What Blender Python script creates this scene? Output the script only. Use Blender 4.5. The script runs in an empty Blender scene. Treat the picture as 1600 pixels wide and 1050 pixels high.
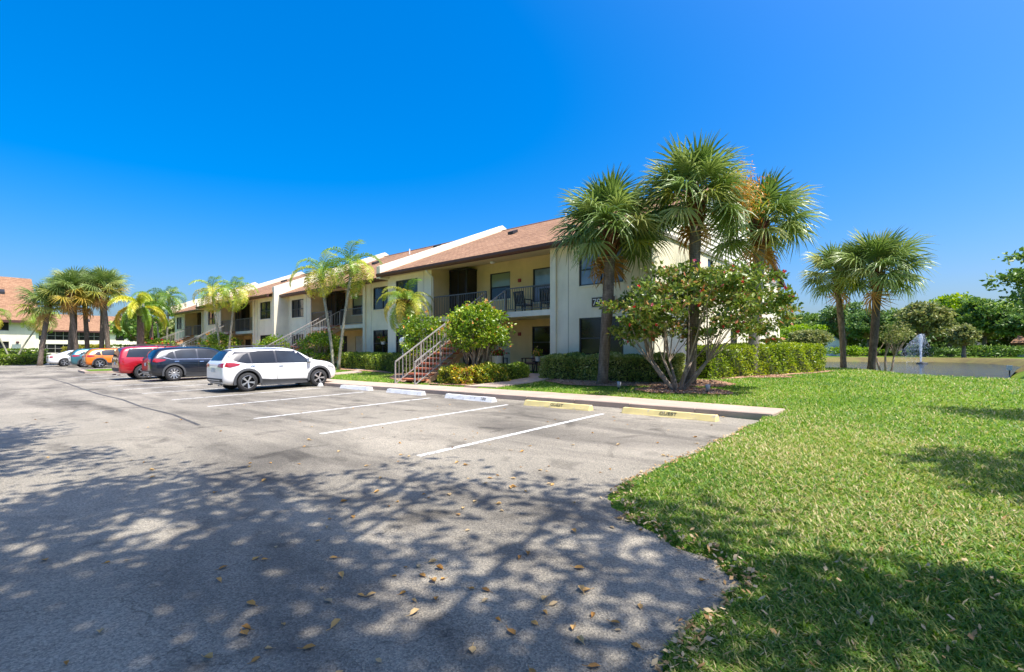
import bpy, bmesh, math, random
import numpy as np
from mathutils import Vector, Matrix, Euler
from mathutils.bvhtree import BVHTree
R = math.radians
random.seed(7)
rng = np.random.default_rng(7)
scene = bpy.context.scene
col = scene.collection

# ---------------------------------------------------------------- camera, sky, sun, exposure
cam = bpy.data.cameras.new('camera')
camo = bpy.data.objects.new('camera', cam)
col.objects.link(camo)
camo.location = (0, 0, 1.55)
camo.rotation_euler = (R(90), 0, R(40.7))
cam.sensor_width = 36.0
cam.lens = 36.0 * 756 / 1600
cam.shift_y = 25 / 1600
cam.clip_start = 0.05
cam.clip_end = 3000
scene.camera = camo

SUN_EL, SUN_AZ = R(63), R(10)          # azimuth measured from +X towards +Y
world = bpy.data.worlds.new('World')
scene.world = world
world.use_nodes = True
wn = world.node_tree
bg = wn.nodes['Background']
sky = wn.nodes.new('ShaderNodeTexSky')
sky.sky_type = 'NISHITA'
sky.sun_disc = False
sky.sun_elevation = SUN_EL
sky.sun_rotation = R(90) - SUN_AZ
sky.air_density = 1.0
sky.dust_density = 4.0
sky.altitude = 0
sky.ozone_density = 8.0
hs = wn.nodes.new('ShaderNodeHueSaturation')
hs.inputs['Saturation'].default_value = 1.6
hs.inputs['Hue'].default_value = 0.505
sgam = wn.nodes.new('ShaderNodeGamma')
sgam.inputs[1].default_value = 0.85
wn.links.new(sky.outputs[0], sgam.inputs[0])
wn.links.new(sgam.outputs[0], hs.inputs['Color'])
wn.links.new(hs.outputs[0], bg.inputs['Color'])
bg.inputs['Strength'].default_value = 0.125
sl = bpy.data.lights.new('sun', 'SUN')
sl.energy = 3.0
sl.angle = R(0.53)
sl.color = (1.0, 0.95, 0.87)
so = bpy.data.objects.new('sun', sl)
col.objects.link(so)
so.rotation_euler = Vector((math.cos(SUN_EL) * math.cos(SUN_AZ), math.cos(SUN_EL) * math.sin(SUN_AZ), math.sin(SUN_EL))).to_track_quat('Z', 'Y').to_euler()
so.location = (20, -5, 40)
vs = scene.view_settings
vs.view_transform = 'Standard'
vs.look = 'None'
vs.exposure = 1.45
vs.gamma = 1.0
vs.use_curve_mapping = False
scene.render.engine = 'CYCLES'
scene.cycles.max_bounces = 6
scene.cycles.transparent_max_bounces = 6
scene.cycles.use_denoising = True

# ---------------------------------------------------------------- helpers
def tag(o, label=None, cat=None, group=None, kind=None):
    if label: o['label'] = label
    if cat: o['category'] = cat
    if group: o['group'] = group
    if kind: o['kind'] = kind
    return o

def link(name, data, parent=None, loc=None, rot=None, scl=None):
    o = bpy.data.objects.new(name, data)
    col.objects.link(o)
    if parent is not None: o.parent = parent
    if loc is not None: o.location = loc
    if rot is not None: o.rotation_euler = rot
    if scl is not None: o.scale = scl
    return o

def empty(name, loc=(0, 0, 0), rz=0.0, label=None, cat=None, group=None):
    o = link(name, None, None, loc, (0, 0, rz))
    o.empty_display_size = 0.2
    return tag(o, label, cat, group)

def copy_tree(o, parent=None):
    c = o.copy()
    col.objects.link(c)
    c.parent = parent
    for ch in list(o.children):
        copy_tree(ch, c)
    return c

class MB:
    def __init__(s):
        s.v, s.f, s.m, s.uv = [], [], [], None
    def quad(s, a, b, c, d, m=0):
        i = len(s.v); s.v += [a, b, c, d]; s.f.append((i, i+1, i+2, i+3)); s.m.append(m); return s
    def tri(s, a, b, c, m=0):
        i = len(s.v); s.v += [a, b, c]; s.f.append((i, i+1, i+2)); s.m.append(m); return s
    def ngon(s, pts, m=0):
        i = len(s.v); s.v += list(pts); s.f.append(tuple(range(i, i+len(pts)))); s.m.append(m); return s
    def prism(s, pts, vec, m=0):
        n = len(pts); i = len(s.v); vx = Vector(vec)
        s.v += [tuple(p) for p in pts] + [tuple(Vector(p) + vx) for p in pts]
        s.f.append(tuple(range(i+n-1, i-1, -1))); s.f.append(tuple(range(i+n, i+2*n))); s.m += [m, m]
        for k in range(n):
            j = (k+1) % n
            s.f.append((i+k, i+j, i+n+j, i+n+k)); s.m.append(m)
        return s
    def box(s, x0, x1, y0, y1, z0, z1, m=0):
        return s.prism([(x0, y0, z0), (x1, y0, z0), (x1, y1, z0), (x0, y1, z0)], (0, 0, z1-z0), m)
    def bar(s, p, q, w, h, m=0, up=(0, 0, 1)):
        p, q = Vector(p), Vector(q); d = (q-p).normalized()
        u = Vector(up)
        if abs(d.dot(u)) > 0.99: u = Vector((0, 1, 0))
        a = d.cross(u).normalized(); b = a.cross(d)
        c = [p + a*w/2*i + b*h/2*j for i, j in ((-1, -1), (1, -1), (1, 1), (-1, 1))]
        return s.prism(c, q-p, m)
    def tube(s, pts, rad, n=8, m=0, cap=True):
        pts = [Vector(p) for p in pts]; k = len(pts); i0 = len(s.v)
        if not hasattr(rad, '__len__'): rad = [rad]*k
        ref = Vector((0.31, 0.17, 0.93)).normalized()
        for j, p in enumerate(pts):
            d = (pts[min(j+1, k-1)] - pts[max(j-1, 0)])
            d = d.normalized() if d.length > 1e-9 else Vector((0, 0, 1))
            rr = ref if abs(d.dot(ref)) < 0.9 else Vector((1, 0, 0))
            if abs(d.z) > 0.7: rr = Vector((1, 0, 0))
            a = (rr - d*rr.dot(d)).normalized(); b = d.cross(a)
            for q in range(n):
                t = 2*math.pi*q/n
                s.v.append(tuple(p + (a*math.cos(t) + b*math.sin(t))*rad[j]))
        for j in range(k-1):
            for q in range(n):
                q2 = (q+1) % n
                s.f.append((i0+j*n+q, i0+j*n+q2, i0+(j+1)*n+q2, i0+(j+1)*n+q)); s.m.append(m)
        if cap:
            s.f.append(tuple(range(i0+n-1, i0-1, -1))); s.f.append(tuple(range(i0+(k-1)*n, i0+k*n))); s.m += [m, m]
        return s
    def lathe(s, prof, n=20, m=0, axis='Z', c=(0, 0, 0)):
        i0 = len(s.v); k = len(prof)
        for r, h in prof:
            for q in range(n):
                t = 2*math.pi*q/n
                a, b = r*math.cos(t), r*math.sin(t)
                p = (a, b, h) if axis == 'Z' else ((a, h, b) if axis == 'Y' else (h, a, b))
                s.v.append((p[0]+c[0], p[1]+c[1], p[2]+c[2]))
        for j in range(k-1):
            for q in range(n):
                q2 = (q+1) % n
                s.f.append((i0+j*n+q, i0+j*n+q2, i0+(j+1)*n+q2, i0+(j+1)*n+q)); s.m.append(m)
        return s
    def mesh(s, name, mats=(), smooth=False):
        me = bpy.data.meshes.new(name)
        me.from_pydata([tuple(p) for p in s.v], [], s.f)
        for mt in (mats if isinstance(mats, (list, tuple)) else [mats]): me.materials.append(mt)
        if len(set(s.m)) > 1: me.polygons.foreach_set('material_index', s.m)
        if smooth: me.polygons.foreach_set('use_smooth', [True]*len(me.polygons))
        me.update()
        return me
    def build(s, name, mats, parent=None, smooth=False, **k):
        return link(name, s.mesh(name, mats, smooth), parent, **k)

def recalc(me):
    bm = bmesh.new(); bm.from_mesh(me); bmesh.ops.recalc_face_normals(bm, faces=bm.faces); bm.to_mesh(me); bm.free()
    return me

def npmesh(name, V, Fq, mats, tint=None, smooth=False):
    """fast mesh from numpy: V (n,3), Fq (m,k) with k fixed"""
    me = bpy.data.meshes.new(name)
    n, (m, k) = len(V), Fq.shape
    me.vertices.add(n); me.vertices.foreach_set('co', np.ascontiguousarray(V, dtype=np.float32).ravel())
    me.loops.add(m*k); me.loops.foreach_set('vertex_index', np.ascontiguousarray(Fq, dtype=np.int32).ravel())
    me.polygons.add(m); me.polygons.foreach_set('loop_start', np.arange(0, m*k, k, dtype=np.int32))
    try: me.polygons.foreach_set('loop_total', np.full(m, k, dtype=np.int32))
    except Exception: pass
    if smooth: me.polygons.foreach_set('use_smooth', np.ones(m, dtype=bool))
    for mt in (mats if isinstance(mats, (list, tuple)) else [mats]): me.materials.append(mt)
    if tint is not None:
        a = me.attributes.new('tint', 'FLOAT', 'FACE'); a.data.foreach_set('value', np.ascontiguousarray(tint, dtype=np.float32))
    me.update(calc_edges=True)
    return me

# ---------------------------------------------------------------- materials
MATS = {}
class NT:
    def __init__(s, name):
        s.mat = bpy.data.materials.new(name); s.mat.use_nodes = True
        s.t = s.mat.node_tree; s.b = s.t.nodes['Principled BSDF']; s.out = s.t.nodes['Material Output']
    def n(s, typ, **k):
        nd = s.t.nodes.new(typ)
        for a, v in k.items():
            if a in nd.inputs.keys(): nd.inputs[a].default_value = v
            else: setattr(nd, a, v)
        return nd
    def l(s, a, b): s.t.links.new(a, b)
    def coord(s, kind='Object', scale=(1, 1, 1), rot=(0, 0, 0)):
        tc = s.n('ShaderNodeTexCoord'); mp = s.n('ShaderNodeMapping')
        mp.inputs['Scale'].default_value = scale; mp.inputs['Rotation'].default_value = rot
        s.l(tc.outputs[kind], mp.inputs['Vector']); return mp.outputs['Vector']
    def pos(s, scale=(1, 1, 1), rot=(0, 0, 0)):
        g = s.n('ShaderNodeNewGeometry'); mp = s.n('ShaderNodeMapping')
        mp.inputs['Scale'].default_value = scale; mp.inputs['Rotation'].default_value = rot
        s.l(g.outputs['Position'], mp.inputs['Vector']); return mp.outputs['Vector']
    def noise(s, vec, scale, detail=5, rough=0.55, dist=0.0):
        nd = s.n('ShaderNodeTexNoise'); nd.inputs['Scale'].default_value = scale; nd.inputs['Detail'].default_value = detail
        nd.inputs['Roughness'].default_value = rough; nd.inputs['Distortion'].default_value = dist
        s.l(vec, nd.inputs['Vector']); return nd.outputs['Fac']
    def ramp(s, fac, stops, interp='LINEAR'):
        r = s.n('ShaderNodeValToRGB'); r.color_ramp.interpolation = interp
        e = r.color_ramp.elements
        while len(e) < len(stops): e.new(0.5)
        for k, (p, c) in enumerate(stops):
            e[k].position = p; e[k].color = (*c, 1) if len(c) == 3 else c
        s.l(fac, r.inputs[0]); return r.outputs[0]
    def mix(s, fac, a, b, mode='MIX'):
        m = s.n('ShaderNodeMix', data_type='RGBA', blend_type=mode)
        for sock, v in ((m.inputs[0], fac), (m.inputs[6], a), (m.inputs[7], b)):
            if isinstance(v, (int, float)): sock.default_value = v
            elif isinstance(v, tuple): sock.default_value = (*v, 1) if len(v) == 3 else v
            else: s.l(v, sock)
        return m.outputs[2]
    def bump(s, h, strength=0.3, dist=0.02):
        b = s.n('ShaderNodeBump'); b.inputs['Strength'].default_value = strength; b.inputs['Distance'].default_value = dist
        s.l(h, b.inputs['Height']); s.l(b.outputs[0], s.b.inputs['Normal']); return b
    def base(s, c, rough=None, metal=None, spec=None):
        if isinstance(c, tuple): s.b.inputs['Base Color'].default_value = (*c, 1)
        else: s.l(c, s.b.inputs['Base Color'])
        if rough is not None: s.b.inputs['Roughness'].default_value = rough
        if metal is not None: s.b.inputs['Metallic'].default_value = metal
        if spec is not None: s.b.inputs['Specular IOR Level'].default_value = spec
        return s

def plain(name, c, rough=0.6, metal=0.0, var=0.12, scale=6.0, bump=0.0, coat=0.0, spec=None):
    if name in MATS: return MATS[name]
    t = NT(name); p = t.pos()
    f = t.noise(p, scale, 4)
    d = tuple(max(0, x*(1-var)) for x in c); l = tuple(min(1, x*(1+var)) for x in c)
    t.base(t.ramp(f, [(0.3, d), (0.7, l)]), rough, metal, spec)
    if bump: t.bump(t.noise(p, scale*14, 3), bump, 0.01)
    if coat:
        t.b.inputs['Coat Weight'].default_value = coat; t.b.inputs['Coat Roughness'].default_value = 0.03
    MATS[name] = t.mat
    return t.mat

def leafmat(name, stops, trans=0.3, rough=0.45, rand=False):
    if name in MATS: return MATS[name]
    t = NT(name)
    if rand:
        f = t.n('ShaderNodeObjectInfo').outputs['Random']
        f2 = t.noise(t.coord('Object'), 3.0, 2)
        mm = t.n('ShaderNodeMath', operation='MULTIPLY_ADD'); t.l(f2, mm.inputs[0]); mm.inputs[1].default_value = 0.6
        sb = t.n('ShaderNodeMath', operation='SUBTRACT'); t.l(f, sb.inputs[0]); sb.inputs[1].default_value = 0.3
        t.l(sb.outputs[0], mm.inputs[2]); f = mm.outputs[0]
    else:
        f = t.n('ShaderNodeAttribute', attribute_name='tint').outputs['Fac']
    c = t.ramp(f, stops)
    t.base(c, rough, 0, 0.35)
    tr = t.n('ShaderNodeBsdfTranslucent')
    hsv = t.n('ShaderNodeHueSaturation', Saturation=1.1, Value=1.35); t.l(c, hsv.inputs['Color'])
    t.l(hsv.outputs[0], tr.inputs['Color'])
    mx = t.n('ShaderNodeMixShader'); mx.inputs[0].default_value = trans
    t.l(t.b.outputs[0], mx.inputs[1]); t.l(tr.outputs[0], mx.inputs[2]); t.l(mx.outputs[0], t.out.inputs['Surface'])
    MATS[name] = t.mat
    return t.mat

def stucco(name, c, var=0.07):
    t = NT(name); p = t.pos()
    f = t.noise(p, 0.8, 6, 0.6); g = t.noise(t.pos(scale=(2.5, 2.5, 0.25)), 1.2, 4)
    d = tuple(x*(1-var*1.6) for x in c); l = tuple(min(1, x*(1+var)) for x in c)
    b = t.ramp(f, [(0.3, d), (0.65, l)])
    st = t.ramp(g, [(0.35, (0.94, 0.935, 0.92)), (0.6, (1, 1, 1))])
    t.base(t.mix(0.8, b, st, 'MULTIPLY'), 0.85, 0, 0.2)
    t.bump(t.noise(p, 55, 3), 0.35, 0.01)
    MATS[name] = t.mat; return t.mat

def m_asphalt():
    t = NT('weathered_asphalt'); p = t.pos()
    base = t.ramp(t.noise(p, 0.35, 5, 0.6), [(0.3, (0.215, 0.194, 0.158)), (0.5, (0.285, 0.256, 0.205)), (0.72, (0.365, 0.325, 0.26))])
    streak = t.ramp(t.noise(t.pos(scale=(0.25, 1.1, 1), rot=(0, 0, R(8))), 0.55, 6, 0.62, 0.6), [(0.38, (0.36, 0.36, 0.38)), (0.55, (1, 1, 1))])
    c = t.mix(0.75, base, streak, 'MULTIPLY')
    spots = t.ramp(t.noise(p, 1.1, 3, 0.5, 1.2), [(0.28, (0.38, 0.38, 0.39)), (0.42, (1, 1, 1))])
    c = t.mix(0.75, c, spots, 'MULTIPLY')
    v = t.n('ShaderNodeTexVoronoi', feature='F1'); v.inputs['Scale'].default_value = 95; t.l(p, v.inputs['Vector'])
    agg = t.ramp(v.outputs['Color'], [(0.15, (0.55, 0.55, 0.56)), (0.5, (0.95, 0.95, 0.95)), (0.86, (1.45, 1.4, 1.34))])
    c = t.mix(0.75, c, agg, 'MULTIPLY')
    fine = t.ramp(t.noise(p, 210, 2), [(0.3, (0.66, 0.66, 0.66)), (0.7, (1.28, 1.28, 1.28))])
    c = t.mix(0.6, c, fine, 'MULTIPLY')
    vc = t.n('ShaderNodeTexVoronoi', feature='DISTANCE_TO_EDGE'); vc.inputs['Scale'].default_value = 0.55
    wob = t.n('ShaderNodeVectorMath', operation='ADD')
    nz = t.n('ShaderNodeTexNoise'); nz.inputs['Scale'].default_value = 2.2; nz.inputs['Detail'].default_value = 6; t.l(p, nz.inputs['Vector'])
    t.l(p, wob.inputs[0]); t.l(nz.outputs['Color'], wob.inputs[1]); t.l(wob.outputs[0], vc.inputs['Vector'])
    crack = t.ramp(vc.outputs['Distance'], [(0.0, (0.6, 0.6, 0.6)), (0.007, (1, 1, 1))])
    gate = t.ramp(t.noise(p, 0.3, 2), [(0.5, (0, 0, 0)), (0.58, (1, 1, 1))])
    c = t.mix(gate, c, t.mix(1.0, c, crack, 'MULTIPLY'))
    t.base(c, 0.9, 0, 0.25)
    h = t.n('ShaderNodeMath', operation='ADD'); t.l(v.outputs['Distance'], h.inputs[0]); t.l(t.noise(p, 60, 3), h.inputs[1])
    t.bump(h.outputs[0], 0.55, 0.012)
    return t.mat

def m_lawn():
    t = NT('lawn_turf'); p = t.pos()
    a = t.ramp(t.noise(p, 0.22, 6, 0.62), [(0.34, (0.10, 0.19, 0.018)), (0.52, (0.14, 0.23, 0.026)), (0.72, (0.29, 0.28, 0.08))])
    b = t.ramp(t.noise(p, 5, 5, 0.7), [(0.3, (0.55, 0.62, 0.5)), (0.7, (1.35, 1.3, 1.1))])
    c = t.mix(0.8, a, b, 'MULTIPLY')
    d = t.ramp(t.noise(p, 45, 3, 0.7), [(0.3, (0.5, 0.5, 0.5)), (0.7, (1.4, 1.4, 1.3))])
    c = t.mix(0.7, c, d, 'MULTIPLY')
    bank = t.n('ShaderNodeAttribute', attribute_name='tint').outputs['Fac']
    c = t.mix(bank, c, t.ramp(t.noise(p, 0.6, 5), [(0.3, (0.13, 0.10, 0.045)), (0.6, (0.17, 0.145, 0.05)), (0.8, (0.12, 0.15, 0.035))]))
    t.base(c, 0.95, 0, 0.1); t.bump(t.noise(p, 30, 4), 0.8, 0.05)
    return t.mat

def m_concrete(name, c):
    t = NT(name); p = t.pos()
    a = t.ramp(t.noise(p, 1.4, 6, 0.65), [(0.3, tuple(x*0.78 for x in c)), (0.6, c), (0.8, tuple(min(1, x*1.1) for x in c))])
    b = t.ramp(t.noise(p, 90, 2), [(0.3, (0.85, 0.85, 0.85)), (0.7, (1.08, 1.08, 1.08))])
    t.base(t.mix(0.7, a, b, 'MULTIPLY'), 0.88, 0, 0.2); t.bump(t.noise(p, 70, 3), 0.25, 0.008)
    MATS[name] = t.mat; return t.mat

def m_shingle():
    t = NT('asphalt_shingles')
    uv = t.coord('UV')
    br = t.n('ShaderNodeTexBrick'); t.l(uv, br.inputs['Vector'])
    br.offset = 0.5; br.inputs['Scale'].default_value = 1.0
    br.inputs['Brick Width'].default_value = 0.32; br.inputs['Row Height'].default_value = 0.17
    br.inputs['Mortar Size'].default_value = 0.012; br.inputs['Bias'].default_value = 0.0
    br.inputs['Color1'].default_value = (0.37, 0.218, 0.128, 1); br.inputs['Color2'].default_value = (0.245, 0.138, 0.08, 1); br.inputs['Mortar'].default_value = (0.15, 0.08, 0.055, 1)
    n1 = t.ramp(t.noise(uv, 0.35, 5, 0.6), [(0.3, (0.85, 0.82, 0.8)), (0.7, (1.12, 1.1, 1.08))])
    n2 = t.ramp(t.noise(uv, 22, 3), [(0.3, (0.8, 0.8, 0.8)), (0.7, (1.18, 1.18, 1.18))])
    c = t.mix(1.0, t.mix(0.9, br.outputs['Color'], n1, 'MULTIPLY'), n2, 'MULTIPLY')
    t.base(c, 0.95, 0, 0.15); t.bump(br.outputs['Fac'], 0.5, -0.02)
    MATS['shingle'] = t.mat; return t.mat

def m_water():
    t = NT('pond_water'); p = t.pos(scale=(1, 1, 1))
    t.base((0.012, 0.022, 0.024), 0.03, 0, 0.5)
    t.b.inputs['IOR'].default_value = 1.33
    t.bump(t.noise(t.pos(scale=(0.8, 1.5, 1)), 1.3, 4, 0.6), 0.95, 0.16)
    return t.mat

def m_glass(name, c=(0.012, 0.016, 0.02), rough=0.03):
    t = NT(name); p = t.pos()
    t.base(t.ramp(t.noise(p, 0.9, 3), [(0.35, tuple(x*0.6 for x in c)), (0.65, tuple(x*1.5 for x in c))]), rough, 0, 0.5)
    t.bump(t.noise(p, 0.9, 2), 0.03, 0.02)
    MATS[name] = t.mat; return t.mat

def m_bark(name, c, ring=True, rs=5.0):
    t = NT(name); p = t.pos()
    f = t.noise(t.pos(scale=(1.5, 1.5, 0.6)), 7, 5, 0.65)
    a = t.ramp(f, [(0.3, tuple(x*0.45 for x in c)), (0.55, c), (0.75, tuple(min(1, x*1.5) for x in c))])
    if ring:
        w = t.n('ShaderNodeTexWave', wave_type='BANDS', bands_direction='Z'); w.inputs['Scale'].default_value = rs; w.inputs['Distortion'].default_value = 3.0; w.inputs['Detail'].default_value = 3
        t.l(p, w.inputs['Vector'])
        a = t.mix(0.55, a, t.ramp(w.outputs['Fac'], [(0.1, (0.55, 0.52, 0.5)), (0.5, (1.1, 1.1, 1.1))]), 'MULTIPLY')
    t.base(a, 0.95, 0, 0.1); t.bump(f, 0.8, 0.03)
    MATS[name] = t.mat; return t.mat

def m_paint_worn(name, c, under=(0.28, 0.26, 0.24), wear=0.40):
    t = NT(name); p = t.pos()
    f = t.noise(p, 9, 6, 0.7)
    t.base(t.mix(t.ramp(f, [(wear-0.06, (0, 0, 0)), (wear+0.05, (1, 1, 1))]), under, t.ramp(t.noise(p, 3, 3), [(0.3, tuple(x*0.86 for x in c)), (0.7, c)])), 0.75, 0, 0.25)
    t.bump(t.noise(p, 80, 3), 0.3, 0.006)
    MATS[name] = t.mat; return t.mat

ASPH = m_asphalt(); LAWN = m_lawn(); CONC = m_concrete('pinkish_concrete', (0.48, 0.365, 0.285)); CONCG = m_concrete('grey_concrete', (0.46, 0.44, 0.41))
WALL = stucco('cream_stucco', (0.80, 0.73, 0.57)); WALL_BOUNCE = stucco('bounce_tinted_stucco', (0.76, 0.56, 0.30)); SOFF = stucco('soffit_paint', (0.70, 0.56, 0.34), 0.04)  # recess stucco tinted tan to hold the warm bounced light
SHIN = m_shingle(); WATER = m_water(); GLASS = m_glass('window_glass', (0.02, 0.025, 0.03)); DGLASS = m_glass('dark_screen_glass', (0.012, 0.012, 0.014), 0.12)
BLINDG = m_glass('blind_behind_glass', (0.17, 0.23, 0.30), 0.05)
BROWN = plain('brown_fascia_paint', (0.085, 0.032, 0.026), 0.5, var=0.15)
FRAME = plain('dark_bronze_frame', (0.035, 0.036, 0.042), 0.45)
RAILM = plain('grey_rail_paint', (0.30, 0.275, 0.25), 0.45, var=0.1)
RAILD = plain('dark_rail_paint', (0.10, 0.10, 0.105), 0.45, var=0.1)
WHITE = plain('white_paint', (0.80, 0.78, 0.74), 0.6, var=0.05)
TERRA = plain('terracotta_tread', (0.46, 0.15, 0.075), 0.8, var=0.25, scale=4, bump=0.2)
STRG = plain('tan_stringer', (0.50, 0.30, 0.17), 0.8, var=0.12)
STRIPE = m_paint_worn('worn_white_paint', (0.72, 0.71, 0.68), wear=0.45)
YEL = m_paint_worn('worn_yellow_paint', (0.80, 0.64, 0.27), (0.55, 0.48, 0.36), 0.40)
STOPW = m_paint_worn('worn_white_stop_paint', (0.76, 0.75, 0.73), (0.45, 0.43, 0.40), 0.40)
INK = m_paint_worn('worn_black_stencil', (0.10, 0.085, 0.06), (0.62, 0.50, 0.2), .42)
SABT = m_bark('sabal_trunk_bark', (0.20, 0.155, 0.12), True, 6.0)
SABB = m_bark('palm_boot_bark', (0.17, 0.075, 0.038), True, 9.0)
SABG = m_bark('smooth_palm_bark', (0.36, 0.34, 0.26), True, 5.0)
BARK = m_bark('oak_bark', (0.22, 0.175, 0.135), False)
SHAFT = plain('green_crownshaft', (0.26, 0.30, 0.08), 0.5)
REDP = plain('red_box_paint', (0.28, 0.02, 0.012), 0.5)
BLACK = plain('black_plastic', (0.018, 0.018, 0.02), 0.55)
TYRE = plain('tyre_rubber', (0.03, 0.03, 0.032), 0.85, var=0.2)
ALLOY = plain('alloy_wheel', (0.62, 0.63, 0.65), 0.3, 0.85)
CHROME = plain('chrome_trim', (0.7, 0.7, 0.72), 0.15, 1.0)
MULCH = m_concrete('wood_mulch', (0.40, 0.24, 0.15))

# ---------------------------------------------------------------- ground heights
LPX = [-60, -10, 0, 6, 12, 13.7, 16, 26, 200]; LPZ = [-.06, -.06, .04, .16, .36, .42, .6, .78, .78]
def lotz(X, Y):
    return 0.02*np.clip(Y, -5, 13) + 0.006*np.clip(-X-30, 0, 60)
def lawnz(X, Y):
    return np.interp(Y, LPX, LPZ) + 0.006*np.clip(-X-30, 0, 60)
EDGE = [(-2.36, 10.3), (-2.42, 10.13), (-2.40, 9.0), (-2.42, 7.84), (-2.48, 6.01), (-2.52, 4.91), (-2.38, 4.31), (-1.96, 3.86), (-1.46, 3.66), (-1.12, 3.53), (-0.92, 3.30), (-0.90, 2.94), (-0.95, 2.5), (-0.93, 2.2), (-0.75, 1.75), (-0.2, 1.45), (1.2, 1.25), (4, 1.1), (14, 0.9)]
KX = [-80, -44, -38, -17.7, -11.4, -6.8, -3.6, -2.3]; KY = [10.4, 10.0, 9.85, 9.8, 10.2, 10.44, 10.5, 10.5]
def kerbY(X): return np.interp(X, KX, KY)
def backY(X): return kerbY(X) + np.interp(X, [-80, -15, -11, -7.8, -2.3], [1.45, 1.45, 1.45, 1.45, 1.1])
LOT = EDGE + [(14, -2.9), (-78, -2.9), (-78, 10.4)] + [(x, float(kerbY(x))) for x in (-60, -44, -38, -28, -17.7, -11.4, -6.8, -3.6)]
POND = [(-6.5, 33), (-3.5, 30.2), (-1.2, 29.0), (1.0, 24.4), (2.6, 23.5), (3.6, 25.2), (3.0, 28.0), (3.2, 36), (5.0, 52), (6.5, 64), (5.5, 76), (2.5, 85), (-1, 86), (-12, 79), (-30, 70), (-44, 72), (-46, 62), (-34, 50), (-14, 38)]
def inpoly(X, Y, poly):
    X = np.asarray(X, float); Y = np.asarray(Y, float); r = np.zeros(X.shape, bool)
    n = len(poly)
    for i in range(n):
        x0, y0 = poly[i]; x1, y1 = poly[(i+1) % n]
        c = ((y0 > Y) != (y1 > Y))
        with np.errstate(divide='ignore', invalid='ignore'):
            xi = (x1-x0)*(Y-y0)/(y1-y0+1e-12)+x0
        r ^= c & (X < xi)
    return r
def sdist(X, Y, poly):
    X = np.asarray(X, float); Y = np.asarray(Y, float); d = np.full(X.shape, 1e9)
    n = len(poly)
    for i in range(n):
        x0, y0 = poly[i]; x1, y1 = poly[(i+1) % n]; dx, dy = x1-x0, y1-y0
        t = np.clip(((X-x0)*dx+(Y-y0)*dy)/(dx*dx+dy*dy+1e-12), 0, 1)
        d = np.minimum(d, np.hypot(X-x0-t*dx, Y-y0-t*dy))
    return np.where(inpoly(X, Y, poly), -d, d)
def sstep(x, a, b):
    t = np.clip((x-a)/(b-a), 0, 1); return t*t*(3-2*t)
WATER_Z = 0.2
def groundz(X, Y):
    X = np.asarray(X, float); Y = np.asarray(Y, float)
    z = lawnz(X, Y)
    # the far bank right of the pond, a low mound
    z = z + 0.5*np.exp(-(((X-9)/5.0)**2 + ((Y-33)/7.0)**2))
    dl = sdist(X, Y, LOT)
    wob = 0.03*np.sin(X*9+Y*4)+0.02*np.sin(Y*17-X*6)
    k = sstep(dl+wob, -0.13, 0.05)
    z = (lotz(X, Y)-0.06)*(1-k) + z*k
    z = z + 0.012*np.sin(X*2.1+1)*np.sin(Y*1.7)*k
    # no turf creeps over the asphalt along the kerb
    z = np.where((X < -2.5) & (Y > kerbY(X)-0.7) & (Y < kerbY(X)+.05), np.minimum(z, lotz(X, Y)-0.05), z)
    # bed under the sidewalk
    onw = (X < -2.25) & (X > -37) & (Y > kerbY(X)-0.02) & (Y < backY(X)+0.02)
    z = np.where(onw, lotz(X, Y)-0.1, z)
    dp = sdist(X, Y, POND)
    kp = sstep(dp, -1.0, 2.2)
    z = (WATER_Z-0.7)*(1-kp) + z*kp
    return z
def gz(x, y): return float(groundz(np.array([x]), np.array([y]))[0])

# ---------------------------------------------------------------- setting: ground, lot, walks, pond
def axis(*parts): return np.unique(np.round(np.concatenate([np.atleast_1d(np.array(p, float)) for p in parts]), 3))
GX = axis([-1500, -800, -400, -260, -200, -160, -130, -110], np.arange(-100, -40, 2.5), np.arange(-40, -3.3, .5), np.arange(-3.3, 1.7, .07), np.arange(1.7, 16, .5), np.arange(16, 60, 5), [80, 120, 250, 600, 1500])
GY = axis([-1500, -500, -200, -100, -50, -25], np.arange(-12, 1, 1), np.arange(1, 11, .1), np.arange(11, 17, .25), np.arange(17, 40, .5), np.arange(40, 100, 2.0), [110, 130, 160, 220, 350, 700, 1500])
XX, YY = np.meshgrid(GX, GY)
ZZ = groundz(XX, YY)
V = np.stack([XX.ravel(), YY.ravel(), ZZ.ravel()], 1)
nx, ny = len(GX), len(GY)
ii = (np.arange(ny-1)[:, None]*nx + np.arange(nx-1)[None, :]).ravel()
tag(link('lawn_ground', npmesh('lawn_ground', V, np.stack([ii, ii+1, ii+nx+1, ii+nx], 1), LAWN, tint=np.clip(1-(sdist(XX, YY, POND)-3.0)/3.0, 0, 1)[:-1, :-1].ravel()*(YY[:-1, :-1].ravel() > 58), smooth=True)), 'green and straw coloured lawn ground around the car park', kind='structure')

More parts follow.
